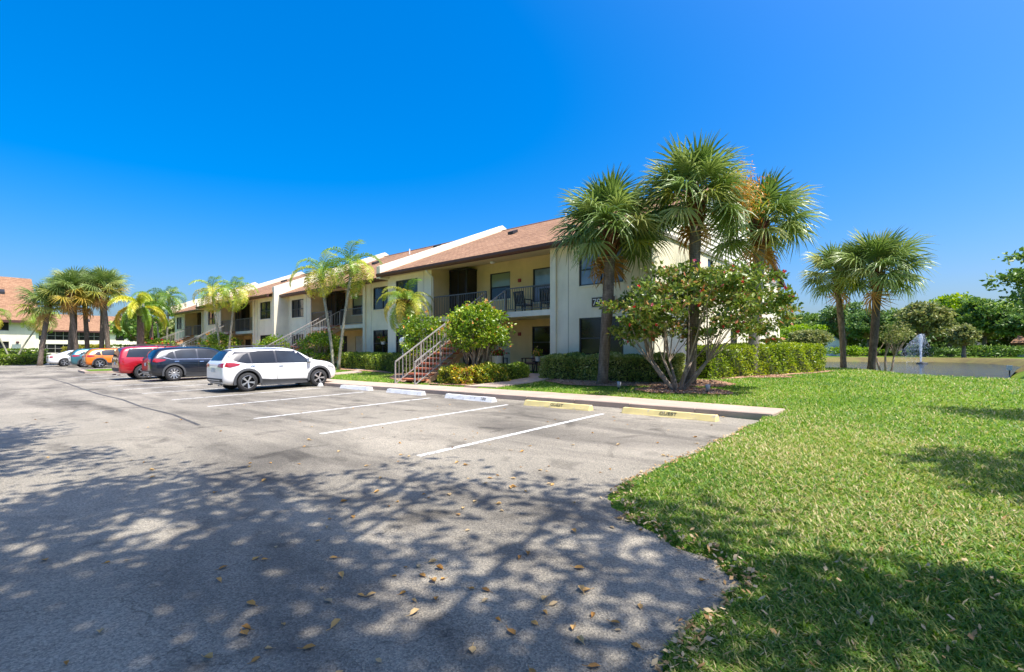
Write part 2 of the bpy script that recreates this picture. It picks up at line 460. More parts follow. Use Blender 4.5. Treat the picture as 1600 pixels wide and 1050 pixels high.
def sheet_bm(poly, zf, step):
    bm = bmesh.new()
    bm.faces.new([bm.verts.new((x, y, 0)) for x, y in poly])
    xs = [p[0] for p in poly]; ys = [p[1] for p in poly]
    for ax, lo, hi in ((0, min(xs), max(xs)), (1, min(ys), max(ys))):
        k = lo + step
        while k < hi:
            co = [0, 0, 0]; co[ax] = k; no = [0, 0, 0]; no[ax] = 1
            bmesh.ops.bisect_plane(bm, geom=bm.verts[:]+bm.edges[:]+bm.faces[:], plane_co=co, plane_no=no)
            k += step
    for v in bm.verts: v.co.z = zf(v.co.x, v.co.y)
    bmesh.ops.recalc_face_normals(bm, faces=bm.faces)
    if sum(f.normal.z for f in bm.faces) < 0: bmesh.ops.reverse_faces(bm, faces=bm.faces)
    return bm
def sheet(name, poly, zf, step, mat, parent=None, thick=0.0):
    bm = sheet_bm(poly, zf, step)
    if thick:
        r = bmesh.ops.extrude_face_region(bm, geom=bm.faces[:])
        for g in r['geom']:
            if isinstance(g, bmesh.types.BMVert): g.co.z -= thick
        bmesh.ops.recalc_face_normals(bm, faces=bm.faces)
    me = bpy.data.meshes.new(name); bm.to_mesh(me); bm.free(); me.materials.append(mat)
    return link(name, me, parent)
def wobble(poly, amp=0.03, step=0.25):
    out = []
    for i in range(len(poly)):
        a, b = Vector(poly[i]), Vector(poly[(i+1) % len(poly)]); n = max(1, int((b-a).length/step)) if (b-a).length < 6 else 1
        for k in range(n):
            p = a.lerp(b, k/n)
            out.append((p.x+amp*math.sin(p.y*11+p.x*5)+amp*.6*math.sin(p.y*29), p.y+amp*math.sin(p.x*13)))
    return out
lz = lambda x, y: float(lotz(np.array(x), np.array(y)))
lot = tag(sheet('parking_lot', wobble(EDGE, 0.025)[:-1] + LOT[len(EDGE):], lz, 4.0, ASPH), 'weathered grey asphalt parking lot', kind='structure')
for k, (x, y0, y1) in enumerate([(-5.43, 4.3, 9.38), (-8.23, 4.32, 9.39), (-11.2, 4.35, 9.3), (-14.6, 4.5, 9.2), (-17.45, 4.4, 9.2), (-20.9, 4.4, 9.2), (-23.7, 4.4, 9.2), (-26.5, 4.4, 9.2), (-30, 4.4, 9.2), (-33.2, 4.4, 9.2), (-36, 4.4, 9.2), (-46.5, 4.4, 9.4), (-49, 4.4, 9.4), (-52, 4.4, 9.4), (-55, 4.4, 9.4), (-58, 4.4, 9.4)]):
    sheet('painted_stripe', [(x-.055, y0), (x+.055, y0), (x+.055, y1), (x-.055, y1)], lambda a, b: lz(a, b)+.004, 1.5, STRIPE, lot)
# a long sealed seam running down the lane
sm = MB()
pts = [(-36, 3.55), (-31, 3.62), (-26.5, 3.5), (-22, 3.42), (-19, 3.5), (-16, 3.38), (-13.5, 3.45), (-11.2, 3.3)]
for a, b in zip(pts[:-1], pts[1:]):
    w = .035
    sm.quad((a[0], a[1]-w, lz(*a)+.004), (b[0], b[1]-w, lz(*b)+.004), (b[0], b[1]+w, lz(*b)+.004), (a[0], a[1]+w, lz(*a)+.004))
sm.build('tar_seam', plain('tar_seam', (0.07, 0.065, 0.06), 0.8, var=0.4, scale=3), lot)

# sidewalk: slabs with joints, each a piece of its own, with a kerb face
walk = empty('sidewalk'); tag(walk, 'pale pinkish concrete sidewalk along the parking stalls', kind='structure')
x = -2.3
while x > -37:
    x2 = x-1.52
    a, b = x-.006, x2+.006
    z = lambda X: lz(X, kerbY(X))+.135
    m = MB()
    j = random.uniform(-.004, .004)
    P = [(a, float(kerbY(a))), (b, float(kerbY(b))), (b, float(backY(b))), (a, float(backY(a)))]
    top = [(p[0], p[1], z(p[0])+j) for p in P]; e = .018
    m.prism([(p[0], p[1], z(p[0])-.3) for p in P], (0, 0, .3+j-e))
    ins = [(top[0][0]-.01, top[0][1]+e, top[0][2]), (top[1][0]+.01, top[1][1]+e, top[1][2]), (top[2][0]+.01, top[2][1]-.01, top[2][2]), (top[3][0]-.01, top[3][1]-.01, top[3][2])]
    lo = [(p[0], p[1], p[2]-e) for p in top]
    m.ngon(ins[::-1])
    for k in range(4): m.quad(lo[k], lo[(k+1) % 4], ins[(k+1) % 4], ins[k])
    o = m.build('concrete_slab', CONC, walk); recalc(o.data)
    x = x2
# walkway to the patio and to the other stairs
def gsheet(name, poly, up, mat, label, step=.4, th=.12, kind='structure'):
    return tag(sheet(name, poly, lambda a, b: float(lawnz(np.array(a), np.array(b)))+up, step, mat, thick=th), label, kind=kind)
gsheet('walkway', [(-12.15, 11.6), (-10.95, 11.9), (-10.9, 14.6), (-10.9, 16.3), (-13.6, 16.3), (-13.6, 14.9), (-12.1, 14.6)], .035, CONC, 'concrete walkway from the sidewalk to the ground floor patio')
gsheet('walkway', [(-24.2, 11.2), (-22.9, 11.2), (-22.6, 14.2), (-29, 16.9), (-29, 17.3), (-24, 15.6)], .035, CONC, 'concrete walkway between the left lawn patches')

# pond
zf = lambda a, b: WATER_Z
tag(sheet('pond_water', [(p[0]*1.0, p[1]) for p in POND], zf, 50, WATER), 'dark reflecting pond water behind the palms', kind='structure')
# light concrete path on the far right bank
sheet('far_path', [(5.2, 27.2), (7.5, 27.0), (12, 30), (16, 36), (14.5, 36.5), (10.5, 31.2), (7, 28.4)], lambda a, b: gz(a, b)+.03, .6, CONCG); tag(bpy.data.objects['far_path'], 'pale path on the right bank', kind='structure')

# mulch beds
def blob(cx, cy, rx, ry, n=28, rot=0, amp=.12):
    ph = random.uniform(0, 6); out = []
    for k in range(n):
        t = 2*math.pi*k/n; r = 1+amp*math.sin(3*t+ph)+amp*.6*math.sin(5*t+2*ph)
        x, y = rx*r*math.cos(t), ry*r*math.sin(t)
        out.append((cx+x*math.cos(rot)-y*math.sin(rot), cy+x*math.sin(rot)+y*math.cos(rot)))
    return out
BEDS = [blob(-5.45, 13.75, 1.35, .8), [(-10.7, 14.25), (-9.4, 13.75), (-7.6, 13.9), (-6.4, 14.5), (-4.6, 14.9), (-4.4, 15.6), (-5.3, 16.3), (-7.4, 16.3), (-10.7, 16.2)], blob(-4.7, 19.3, 1.0, .9), [(-6.0, 17.2), (-5.0, 17.6), (-3.1, 22.9), (-2.9, 24.2), (-4.0, 24.6), (-7, 24.6), (-7, 17.2)],
        [(-20, 14.4), (-18, 12.6), (-15.8, 11.75), (-15.8, 16.2), (-27.5, 16.4), (-27.5, 14.9), (-23, 14.7)], [(-14.2, 11.65), (-12.4, 11.9), (-12.3, 14.5), (-13.6, 15.2), (-14.2, 15.2)], [(-30, 11.6), (-30, 16), (-54, 15.8), (-54, 11.6)]]
BEDL = ['wood mulch ring around the flowering shrub', 'wood mulch bed in front of the near hedge', 'reddish mulch ring around the palm beside the gable wall', 'mulch strip under the hedge along the gable wall', 'mulch bed left of the near staircase', 'mulch bed under the croton hedge by the stairs', 'planted bed along the far stairs']
for pl, lb in zip(BEDS, BEDL):
    tag(sheet('mulch_bed', pl, lambda a, b: gz(a, b)+.02, .35, MULCH), lb, kind='structure')
def chips(n, poly):
    xs = [p[0] for p in poly]; ys = [p[1] for p in poly]
    X = rng.uniform(min(xs), max(xs), n*3); Y = rng.uniform(min(ys), max(ys), n*3)
    k = inpoly(X, Y, poly); return X[k][:n], Y[k][:n]
CX_, CY_ = [np.concatenate(a) for a in zip(*[chips(n, p) for n, p in zip((2600, 3200, 1300, 1800, 900, 700), BEDS)])]
def flakes(name, X, Y, Z, sx, sy, mat, tilt=.5):
    n = len(X); a = rng.uniform(0, 6.28, n)
    u = np.stack([np.cos(a), np.sin(a), rng.uniform(-tilt, tilt, n)], 1)*sx[:, None]; v = np.stack([-np.sin(a), np.cos(a), rng.uniform(-tilt, tilt, n)], 1)*sy[:, None]
    P = np.stack([X, Y, Z], 1)
    VV = np.stack([P-u, P-v*.9+u*.1, P+u, P+v], 1).reshape(-1, 3)
    return npmesh(name, VV, np.arange(4*n).reshape(n, 4), mat, tint=rng.uniform(0, 1, n))
CHIP = leafmat('mulch_chips', [(0, (0.12, 0.06, 0.035)), (0.4, (0.33, 0.17, 0.10)), (0.75, (0.50, 0.32, 0.21)), (1, (0.66, 0.50, 0.36))], 0.0, .9)
tag(link('mulch_chips', flakes('mulch_chips', CX_, CY_, groundz(CX_, CY_)+.035, rng.uniform(.015, .05, len(CX_)), rng.uniform(.008, .02, len(CX_)), CHIP)), 'loose wood chips on the mulch beds', 'mulch', kind='stuff')

# ---------------------------------------------------------------- wheel stops
def text_mesh(body, size, mat, ext=.002):
    cu = bpy.data.curves.new('txt', 'FONT'); cu.body = body; cu.size = size; cu.extrude = ext; cu.align_x = 'CENTER'; cu.align_y = 'CENTER'
    cu.offset = 0.0
    o = bpy.data.objects.new('txt', cu); col.objects.link(o)
    dg = bpy.context.evaluated_depsgraph_get()
    me = bpy.data.meshes.new_from_object(o.evaluated_get(dg)); me.name = 'lettering'
    bpy.data.objects.remove(o); bpy.data.curves.remove(cu)
    me.materials.clear(); me.materials.append(mat); return me
prof = [(-.11, 0), (-.098, .025), (-.055, .122), (.055, .122), (.098, .025), (.11, 0)]
def stop_mesh(L, nm, mat):
    bm = bmesh.new(); rows = []
    xs = [-L/2, -L/2+.02] + list(np.linspace(-L/2+.2, L/2-.2, 9)) + [L/2-.02, L/2]
    for k, xx in enumerate(xs):
        s = .86 if k in (0, len(xs)-1) else 1
        rows.append([bm.verts.new((xx, p[0]*s+random.uniform(-.004, .004), max(0, p[1]*(s if p[1] else 1)+(random.uniform(-.005, .004) if p[1] else 0)))) for p in prof])
    for a, b in zip(rows[:-1], rows[1:]):
        for i in range(5): bm.faces.new((a[i], b[i], b[i+1], a[i+1]))
    bm.faces.new(rows[0]); bm.faces.new(rows[-1][::-1])
    bmesh.ops.recalc_face_normals(bm, faces=bm.faces)
    me = bpy.data.meshes.new(nm); bm.to_mesh(me); bm.free(); me.materials.append(mat); return me
GUEST = text_mesh('GUEST', .09, INK); 
stops = [(-4.14, 9.8, 2.05, YEL, 'GUEST', 'yellow GUEST wheel stop nearest the lawn corner'), (-6.88, 9.68, 1.95, YEL, 'GUEST', 'yellow GUEST wheel stop, second from the lawn corner'),
         (-9.86, 9.62, 1.95, STOPW, '102', 'white concrete wheel stop next to the yellow ones'), (-12.9, 9.68, 1.9, STOPW, None, 'white concrete wheel stop in front of the near staircase'),
         (-15.8, 9.66, 1.9, STOPW, None, 'white concrete wheel stop just right of the white crossover'), (-19.2, 9.62, 1.9, STOPW, None, 'white wheel stop under the front of the white crossover')]
for x, y, L, mt, tx, lb in stops:
    root = empty('wheel_stop', (x, y, lz(x, y)), R(random.uniform(-1.5, 1.5)), lb, 'wheel stop', 'wheel stops along the kerb')
    link('concrete_block', stop_mesh(L, 'concrete_block', mt), root)
    if tx:
        me = GUEST if tx == 'GUEST' else text_mesh(tx, .1, INK)
        link('lettering', me, root, (.05 if tx == 'GUEST' else .62, -.0795, .075), (R(66), 0, 0), (1.4, 1, 1))

# ---------------------------------------------------------------- the apartment row
Z0, ZS, ZE, ZFT = .6, 3.35, 5.74, 5.95
RIDGE_Y, RIDGE_Z, BACK_Y = 26.1, 10.25, 36.6
bld = empty('apartment_building', (-7.5, 16.4, 0), 0, 'long two-storey cream stucco apartment row with brown shingle roofs and balconies', 'building')
OFF = Vector(bld.location)
def B(mb, name, mat, parent=None, smooth=False):
    o = mb.build(name, mat, parent or bld, smooth)
    if parent is None or parent is bld:
        o.data.transform(Matrix.Translation(-OFF))
    else:
        o.data.transform(Matrix.Translation(-OFF))
    return o
def wall_face(mb, x0, x1, z0, z1, y, ops, depth=.12):
    xs = sorted({x0, x1, *[o[0] for o in ops], *[o[1] for o in ops]}); zs = sorted({z0, z1, *[o[2] for o in ops], *[o[3] for o in ops]})
    for a, b in zip(xs[:-1], xs[1:]):
        for c, d in zip(zs[:-1], zs[1:]):
            if any(o[0] <= a+1e-6 and b <= o[1]+1e-6 and o[2] <= c+1e-6 and d <= o[3]+1e-6 for o in ops): continue
            mb.quad((a, y, c), (b, y, c), (b, y, d), (a, y, d))
    for a, b, c, d in ops:
        y2 = y+depth
        mb.quad((a, y, c), (b, y, c), (b, y2, c), (a, y2, c)); mb.quad((a, y, d), (a, y2, d), (b, y2, d), (b, y, d))
        mb.quad((a, y, c), (a, y2, c), (a, y2, d), (a, y, d)); mb.quad((b, y, c), (b, y, d), (b, y2, d), (b, y2, c))
def window(x0, x1, z0, z1, y, cols=2, glass=None, depth=.05, rail=True, sill=True, upper=None):
    """frame set in the reveal; panes behind it"""
    f = MB(); w = .05; ya, yb = y+depth-.015, y+depth+.05
    f.box(x0, x1, ya, yb, z0, z0+w); f.box(x0, x1, ya, yb, z1-w, z1)
    edges = np.linspace(x0, x1, cols+1)
    for k, xx in enumerate(edges):
        ww = w if k in (0, cols) else w*.8
        xa = min(max(xx-ww/2, x0), x1-ww)
        f.box(xa, xa+ww, ya-.003, yb-.003, z0+w, z1-w)
    zm = (z0+z1)/2-.05
    if rail:
        for a, b in zip(edges[:-1], edges[1:]): f.box(a+w, b-w*.9, ya-.006, yb-.006, zm-.025, zm+.025)
    fo = B(f, 'window', FRAME)
    for a, b in zip(edges[:-1], edges[1:]):
        for lo, hi, g in (((z0+w, zm, glass or GLASS), (zm, z1-w, upper or glass or GLASS)) if rail else ((z0+w, z1-w, glass or GLASS),)):
            p = MB(); yy = y+depth+(.022 if hi == zm else .034)
            j = random.uniform(-.004, .004)
            p.quad((a+.02, yy+j, lo), (b-.02, yy-j, lo), (b-.02, yy-j, hi), (a+.02, yy+j, hi)); B(p, 'pane', g, fo)
    if sill:
        s = MB(); s.box(x0-.04, x1+.04, y-.035, y+.03, z0-.07, z0-.004); B(s, 'window_sill', WALL)
    return fo
bal_mesh = MB().box(-.009, .009, -.009, .009, 0, 1).mesh('baluster', [RAILM]); bal_dark = MB().box(-.009, .009, -.009, .009, 0, 1).mesh('baluster', [RAILD])
def railing(p, q, h, parent, dark=False, step=.125, posts=True, off=None, postn=None):
    """p, q: bottom points (walking level) in world space"""
    off = OFF if off is None else off
    p, q = Vector(p), Vector(q); up = Vector((0, 0, 1)); mt = RAILD if dark else RAILM
    r = MB(); r.bar(p+up*h, q+up*h, .05, .045); r.bar(p+up*.1, q+up*.1, .035, .03)
    L = (q-p).length; n = postn or max(1, round(L/2.0))
    for k in range(n+1):
        c = p.lerp(q, k/n); r.box(c.x-.022, c.x+.022, c.y-.022, c.y+.022, c.z-.0, c.z+h-.02)
    o = r.build('railing', mt, parent); o.data.transform(Matrix.Translation(-off))
    m = int(L/step)
    for k in range(1, m):
        c = p.lerp(q, k/m)+up*.1-off
        link('baluster', bal_dark if dark else bal_mesh, o, c, None, (1, 1, h-.13))
    return o

def unit(xr, xl, rb, lb, Yf, detail=True, right_open=None):
    """one block of the row: right bay, recessed porch, left bay"""
    xa, xb = xr-rb, xl+lb           # recess between xb .. xa
    ye = Yf-.62; Yb = Yf+2.0
    # bays
    ww = 1.95
    wins = []
    for side, (b0, b1) in (('r', (xa, xr)), ('l', (xl, xb))):
        c = (b0+b1)/2 + (.0 if side == 'r' else -.2); hw = min(ww/2, (b1-b0)/2-.6)
        ops = [(c-hw, c+hw, 1.38, 2.9), (c-hw, c+hw, 4.18, 5.55)]
        w = MB(); wall_face(w, b0, b1, .2, 6.22, Yf, ops)
        # return walls of the recess
        xs, fl = (b0, 1) if side == 'r' else (b1, -1)
        B(w, 'front_wall', WALL)
        s = MB(); s.quad((xs, Yf, .2), (xs, Yb, .2), (xs, Yb, 6.3), (xs, Yf, 6.3)); B(s, 'recess_side_wall', WALL_BOUNCE if side == 'l' else WALL)
        # score lines: proud corner board and a vertical joint strip
        t = MB()
        for xx in ([b0+.62] if side == 'r' else [b1-.62]): t.box(xx-.012, xx+.012, Yf-.012, Yf+.01, .3, 5.9)
        B(t, 'wall_joint', plain('joint_grey', (0.42, 0.39, 0.31), 0.8))  # joint strips in one plain grey
        for k, op in enumerate(ops):
            up = BLINDG if (k == 1 and side == 'r' and xr > -10) else None
            window(*op, Yf, 2, glass=(BLINDG if up else (DGLASS if k == 0 else GLASS)))
    # column, porch floor slabs
    m = MB(); m.box(xa-.26, xa-.02, Yf-.06, Yf+.2, .3, 5.98); B(m, 'column', WALL)
    m = MB(); m.box(xa-.02, xa+.05, Yf-.1, Yf-.02, .4, 5.9); B(m, 'downspout', WALL)
    m = MB(); m.tube([(xb+.18, ye+.1, 5.74), (xb+.18, ye+.25, 5.6), (xb+.2, Yf-.07, 5.42), (xb+.2, Yf-.06, .5)], .045, 8); B(m, 'downspout', WALL, smooth=True)
    m = MB(); m.box(xb+.003, xa-.265, Yf+.02, Yb-.003, ZS-.24, ZS); B(m, 'balcony_slab', WALL)
    m = MB(); m.box(xb+.003, xa-.003, Yf+.0, Yb-.003, .1, Z0); B(m, 'patio_slab', CONC)
    # porch back wall
    w = MB()
    wr = xa-xb
    ups = [(xb+2.3, xb+3.7, 4.25, 5.62), (xb+5.15, min(xb+7.3, xa-.35), 3.95, 5.56)]
    los = [(xb+.25, xb+1.6, Z0, 2.75), (xb+5.1, min(xb+7.1, xa-.4), 1.35, 2.78), (xb+2.7, xb+3.7, Z0, 2.7)]
    wall_face(w, xb, xa, .1, 6.3, Yb, ups+los); B(w, 'recess_back_wall', WALL_BOUNCE)
    window(*ups[0], Yb, 1, glass=GLASS, upper=m_blind)
    window(*ups[1], Yb, 1, glass=m_curtain, rail=True, upper=BLINDG)
    window(*los[1], Yb, 1, glass=DGLASS)
    for k in (0, 2):
        d = MB(); a, b, c, e = los[k]; d.box(a+.01, b-.01, Yb+.04, Yb+.1, c, e-.01)
        dm = plain('dark_door_paint', (0.022, 0.022, 0.024), 0.5) if k == 0 else plain('pale_door_paint', (0.52, 0.48, 0.38), 0.5)
        do = B(d, 'door', dm)
        h = MB(); h.lathe([(0, -.05), (.03, -.045), (.03, -.02), (.012, 0)], 10, axis='Y', c=(a+.12, Yb+.04, 1.6)); B(h, 'door_handle', CHROME, do)
    # screened entry box at the left end of the balcony
    x0, x1, y0 = xb+.06, xb+1.35, Yb-.75
    s = MB()
    for xx in (x0, x1): s.box(xx-.035, xx+.035, y0-.035, y0+.035, ZS, 5.95)
    s.box(x0, x1, y0-.03, y0+.03, 5.89, 5.96); s.box(x0, x1, y0-.03, y0+.03, ZS, ZS+.08); s.box(x0+.62, x0+.67, y0-.028, y0+.028, ZS+.08, 5.89)
    s.box(x1-.03, x1+.03, y0, Yb, 5.89, 5.96); s.box(x1-.03, x1+.03, y0, Yb, ZS, ZS+.08)
    so_ = B(s, 'screened_entry', BLACK)
    s = MB(); s.quad((x0, y0, ZS), (x1, y0, ZS), (x1, y0, 5.9), (x0, y0, 5.9)); s.quad((x1, y0, ZS), (x1, Yb, ZS), (x1, Yb, 5.9), (x1, y0, 5.9)); B(s, 'screen_mesh', DGLASS, so_)
    for z in (5.0, 2.35):
        s = MB(); s.box(xb+4.25, xb+4.42, Yb-.06, Yb, z, z+.17); B(s, 'alarm_box', REDP)
    s = MB(); s.lathe([(0, -.09), (.1, -.075), (.13, -.02), (.13, 0)], 14, c=(xb+3.6, Yf+.8, 5.93)); B(s, 'ceiling_light', WHITE, smooth=True)
    # soffit, fascia + gutter, roof
    s = MB(); s.quad((xl, ye+.1, ZE+.01), (xl, Yf+.9, ZE+.22), (xr, Yf+.9, ZE+.22), (xr, ye+.1, ZE+.01)); s.quad((xl, Yf+.9, ZE+.22), (xl, Yb+.05, ZE+.42), (xr, Yb+.05, ZE+.42), (xr, Yf+.9, ZE+.22)); B(s, 'soffit', SOFF)
    oh = .28 if xr > -10 else 0.0
    s = MB(); s.prism([(xl-.12, ye+.04, ZE), (xl-.12, ye-.03, ZE+.03), (xl-.12, ye-.1, ZE+.1), (xl-.12, ye-.11, ZFT), (xl-.12, ye+.04, ZFT)], (xr-xl+.12+oh, 0, 0)); o = B(s, 'fascia_gutter', BROWN); recalc(o.data)
    rs = (RIDGE_Z-ZFT)/(RIDGE_Y-ye)
    def roof_sheet(y0, z0, y1, z1):
        m = MB(); x0, x1 = xl-.1, xr+oh; n = (0, 0, .07)
        m.prism([(x0, y0, z0), (x1, y0, z0), (x1, y1, z1), (x0, y1, z1)], n)
        o = B(m, 'roof', SHIN); recalc(o.data)
        uvl = o.data.uv_layers.new(name='UVMap'); L = math.hypot(y1-y0, z1-z0)/abs(y1-y0)
        for lp in o.data.loops:
            c = o.data.vertices[lp.vertex_index].co; uvl.data[lp.index].uv = (c.x+OFF.x, (c.y+OFF.y)*L)
        return o
    roof_sheet(ye-.05, ZFT-.05, RIDGE_Y, RIDGE_Z); roof_sheet(BACK_Y, ZFT-.05, RIDGE_Y+.01, RIDGE_Z-.004)
    m = MB(); m.prism([(xl, RIDGE_Y-.14, RIDGE_Z+.04), (xl, RIDGE_Y, RIDGE_Z+.12), (xl, RIDGE_Y+.14, RIDGE_Z+.04)], (xr-xl+oh-.05, 0, 0)); B(m, 'ridge_cap', SHIN)
    # roof vents
    for fx, fy in ((.28, .62), (.62, .86), (.8, .5)):
        vx = xl+(xr-xl)*fx; vy = ye+(RIDGE_Y-ye)*fy; vz = ZFT+rs*(vy-ye)+.03
        m = MB(); m.prism([(vx-.2, vy-.22, vz-.03), (vx+.2, vy-.22, vz-.03), (vx+.2, vy+.25, vz+.16), (vx-.2, vy+.25, vz+.16)], (0, -.02, .16)); o = B(m, 'roof_vent', BLACK); recalc(o.data)
    m = MB(); m.tube([(xl+(xr-xl)*.45, ye+(RIDGE_Y-ye)*.78, ZFT+rs*(RIDGE_Y-ye)*.78-.05), (xl+(xr-xl)*.45, ye+(RIDGE_Y-ye)*.78, ZFT+rs*(RIDGE_Y-ye)*.78+.5)], .05, 8); B(m, 'vent_pipe', WHITE)
    # rear wall
    m = MB(); m.quad((xl, BACK_Y-.5, .2), (xr, BACK_Y-.5, .2), (xr, BACK_Y-.5, 6.1), (xl, BACK_Y-.5, 6.1)); B(m, 'rear_wall', WALL)
    return dict(xa=xa, xb=xb, Yf=Yf, Yb=Yb, ye=ye)

def m_blinds(name, c, c2, s):
    t = NT(name); w = t.n('ShaderNodeTexWave', wave_type='BANDS', bands_direction='Z' if s > 0 else 'X'); w.inputs['Scale'].default_value = abs(s); t.l(t.pos(), w.inputs['Vector'])
    t.base(t.ramp(w.outputs['Fac'], [(0.2, c), (0.8, c2)]), 0.12, 0, 0.6); return t.mat
m_blind = m_blinds('green_tinted_blind', (0.20, 0.25, 0.17), (0.27, 0.32, 0.22), 6)
m_curtain = m_blinds('lilac_curtain', (0.10, 0.085, 0.13), (0.26, 0.23, 0.30), -5)

U = [unit(-7.5, -23.5, 4.2, 3.85, 16.4), unit(-23.5, -38.0, 3.6, 3.7, 17.25), unit(-38.0, -54.2, 4.1, 4.5, 16.4), unit(-54.2, -67.0, 3.2, 3.7, 17.25)]
# fire walls that stand above the roof between the blocks
for x, yf in ((-23.5, 15.75), (-38.0, 16.15), (-54.2, 15.75), (-67.0, 16.6)):
    rs = (RIDGE_Z-ZFT)/(RIDGE_Y-15.8); m = MB(); h = .45
    pts = [(x-.17, yf, .3 if x == -38.0 else 5.7), (x-.17, yf, ZFT+rs*(yf-15.8)+h), (x-.17, RIDGE_Y, RIDGE_Z+h), (x-.17, RIDGE_Y+.6, RIDGE_Z+h-.25), (x-.17, BACK_Y-.3, ZFT+h), (x-.17, BACK_Y-.3, .3)]
    if x != -38.0: pts = pts[:1]+pts[1:]+[(x-.17, 17.5, .3), (x-.17, 17.5, 5.7)]
    m.prism(pts, (.34, 0, 0)); o = B(m, 'fire_wall', WALL); recalc(o.data)
# the gable end: lower wall, siding boards, rake boards
XG = -7.5
m = MB()
yw = [(17.9, 19.2, 4.35, 5.5), (22.2, 22.9, 5.0, 5.75), (25.5, 26.6, 1.6, 2.7), (30.2, 31.2, 4.4, 5.4)]
g = MB(); wall_face(g, 16.4, BACK_Y-.5, .2, 5.95, 0, yw[1:])
m.v = [(XG-p[1], p[0], p[2]) for p in g.v]; m.f = g.f; m.m = g.m
B(m, 'gable_wall', WALL)
for a, b, c, d in yw[1:]:
    f = MB()
    for q in ((a, b, c, c+.05), (a, b, d-.05, d), (a, a+.05, c+.05, d-.05), (b-.05, b, c+.05, d-.05)): f.box(XG-.08, XG-.02, *q)
    fo = B(f, 'window', FRAME); p = MB(); p.quad((XG-.06, a, c), (XG-.06, b, c), (XG-.06, b, d), (XG-.06, a, d)); B(p, 'pane', GLASS, fo)
m = MB(); m.box(XG, XG+.06, 20.0, 20.25, .3, 5.93); B(m, 'wall_pilaster', WALL)
m = MB(); m.box(XG, XG+.07, 16.45, BACK_Y-.5, 5.9, 6.03); B(m, 'siding_trim', plain('grey_trim_paint', (0.30, 0.28, 0.24), 0.7))
sid = plain('cream_siding_paint', (0.74, 0.70, 0.58), 0.7, var=0.06)
rsf = (RIDGE_Z-ZFT)/(RIDGE_Y-15.78); rsb = (RIDGE_Z-ZFT)/(BACK_Y-RIDGE_Y)
z = 6.03
while z < RIDGE_Z-.15:
    z2 = min(z+.215, RIDGE_Z-.08)
    def lim(zz): return (15.78+(zz-ZFT+.03)/rsf, BACK_Y-(zz-ZFT+.03)/rsb)
    (a0, b0), (a1, b1) = lim(z), lim(z2)
    a0 = max(a0, 16.4)
    m = MB(); t0, t1 = .055, .008
    m.v = [(XG-.01, a0, z), (XG+t0, a0, z), (XG+t1, max(a1, 16.4), z2), (XG-.01, max(a1, 16.4), z2), (XG-.01, b0, z), (XG+t0, b0, z), (XG+t1, b1, z2), (XG-.01, b1, z2)]
    m.f = [(0, 1, 2, 3), (4, 7, 6, 5), (0, 4, 5, 1), (1, 5, 6, 2), (2, 6, 7, 3)]; m.m = [0]*5
    o = B(m, 'siding_board', sid); recalc(o.data)
    z = z2+.001
for (y0, z0), (y1, z1) in (((15.72, ZFT-.06), (RIDGE_Y, RIDGE_Z-.02)), ((BACK_Y, ZFT-.06), (RIDGE_Y, RIDGE_Z-.02))):
    m = MB(); m.prism([(XG+.24, y0, z0-.17), (XG+.24, y1, z1-.17), (XG+.24, y1, z1+.0), (XG+.24, y0, z0+.0)], (.03, 0, 0)); o = B(m, 'rake_board', BROWN); recalc(o.data)
# balcony railings, each block with a gap for its stairs
STX = [(-15.75, -14.5), (-31.4, -30.2), (-47.4, -46.2), (-61.4, -60.2)]
for u, (s0, s1) in zip(U, STX):
    y = u['Yf']+.06
    railing((s1, y, ZS), (u['xa']-.27, y, ZS), 1.05, bld, dark=True)
    railing((u['xb']+.05, y, ZS), (s0, y, ZS), 1.05, bld, dark=True)

# number signs
def sign(name, loc, rz, w, h, txt, size, label, cat='sign', off=0.0):
    r = empty(name, loc, rz, label, cat)
    m = MB(); m.box(-w/2, w/2, -.02, .02, -h/2, h/2); m.build('board', plain('brown_sign_board', (0.045, 0.022, 0.016), 0.5), r)
    m = MB()
    for a in ((-w/2-.02, w/2+.02, h/2, h/2+.03), (-w/2-.02, w/2+.02, -h/2-.03, -h/2), (-w/2-.03, -w/2, -h/2, h/2), (w/2, w/2+.03, -h/2, h/2)): m.box(a[0], a[1], -.026, .02, a[2], a[3])
    m.build('frame', plain('pale_sign_rim', (0.6, 0.56, 0.46), 0.6), r)
    link('lettering', text_mesh(txt, size, WHITE), r, (off, -.024, -.01), (R(90), 0, 0)); return r
sign('number_sign', (-9.45, 16.375, 3.48), 0, 1.0, .36, '792', .37, 'brown building number sign reading 792 behind the flowering shrub', off=-.2)

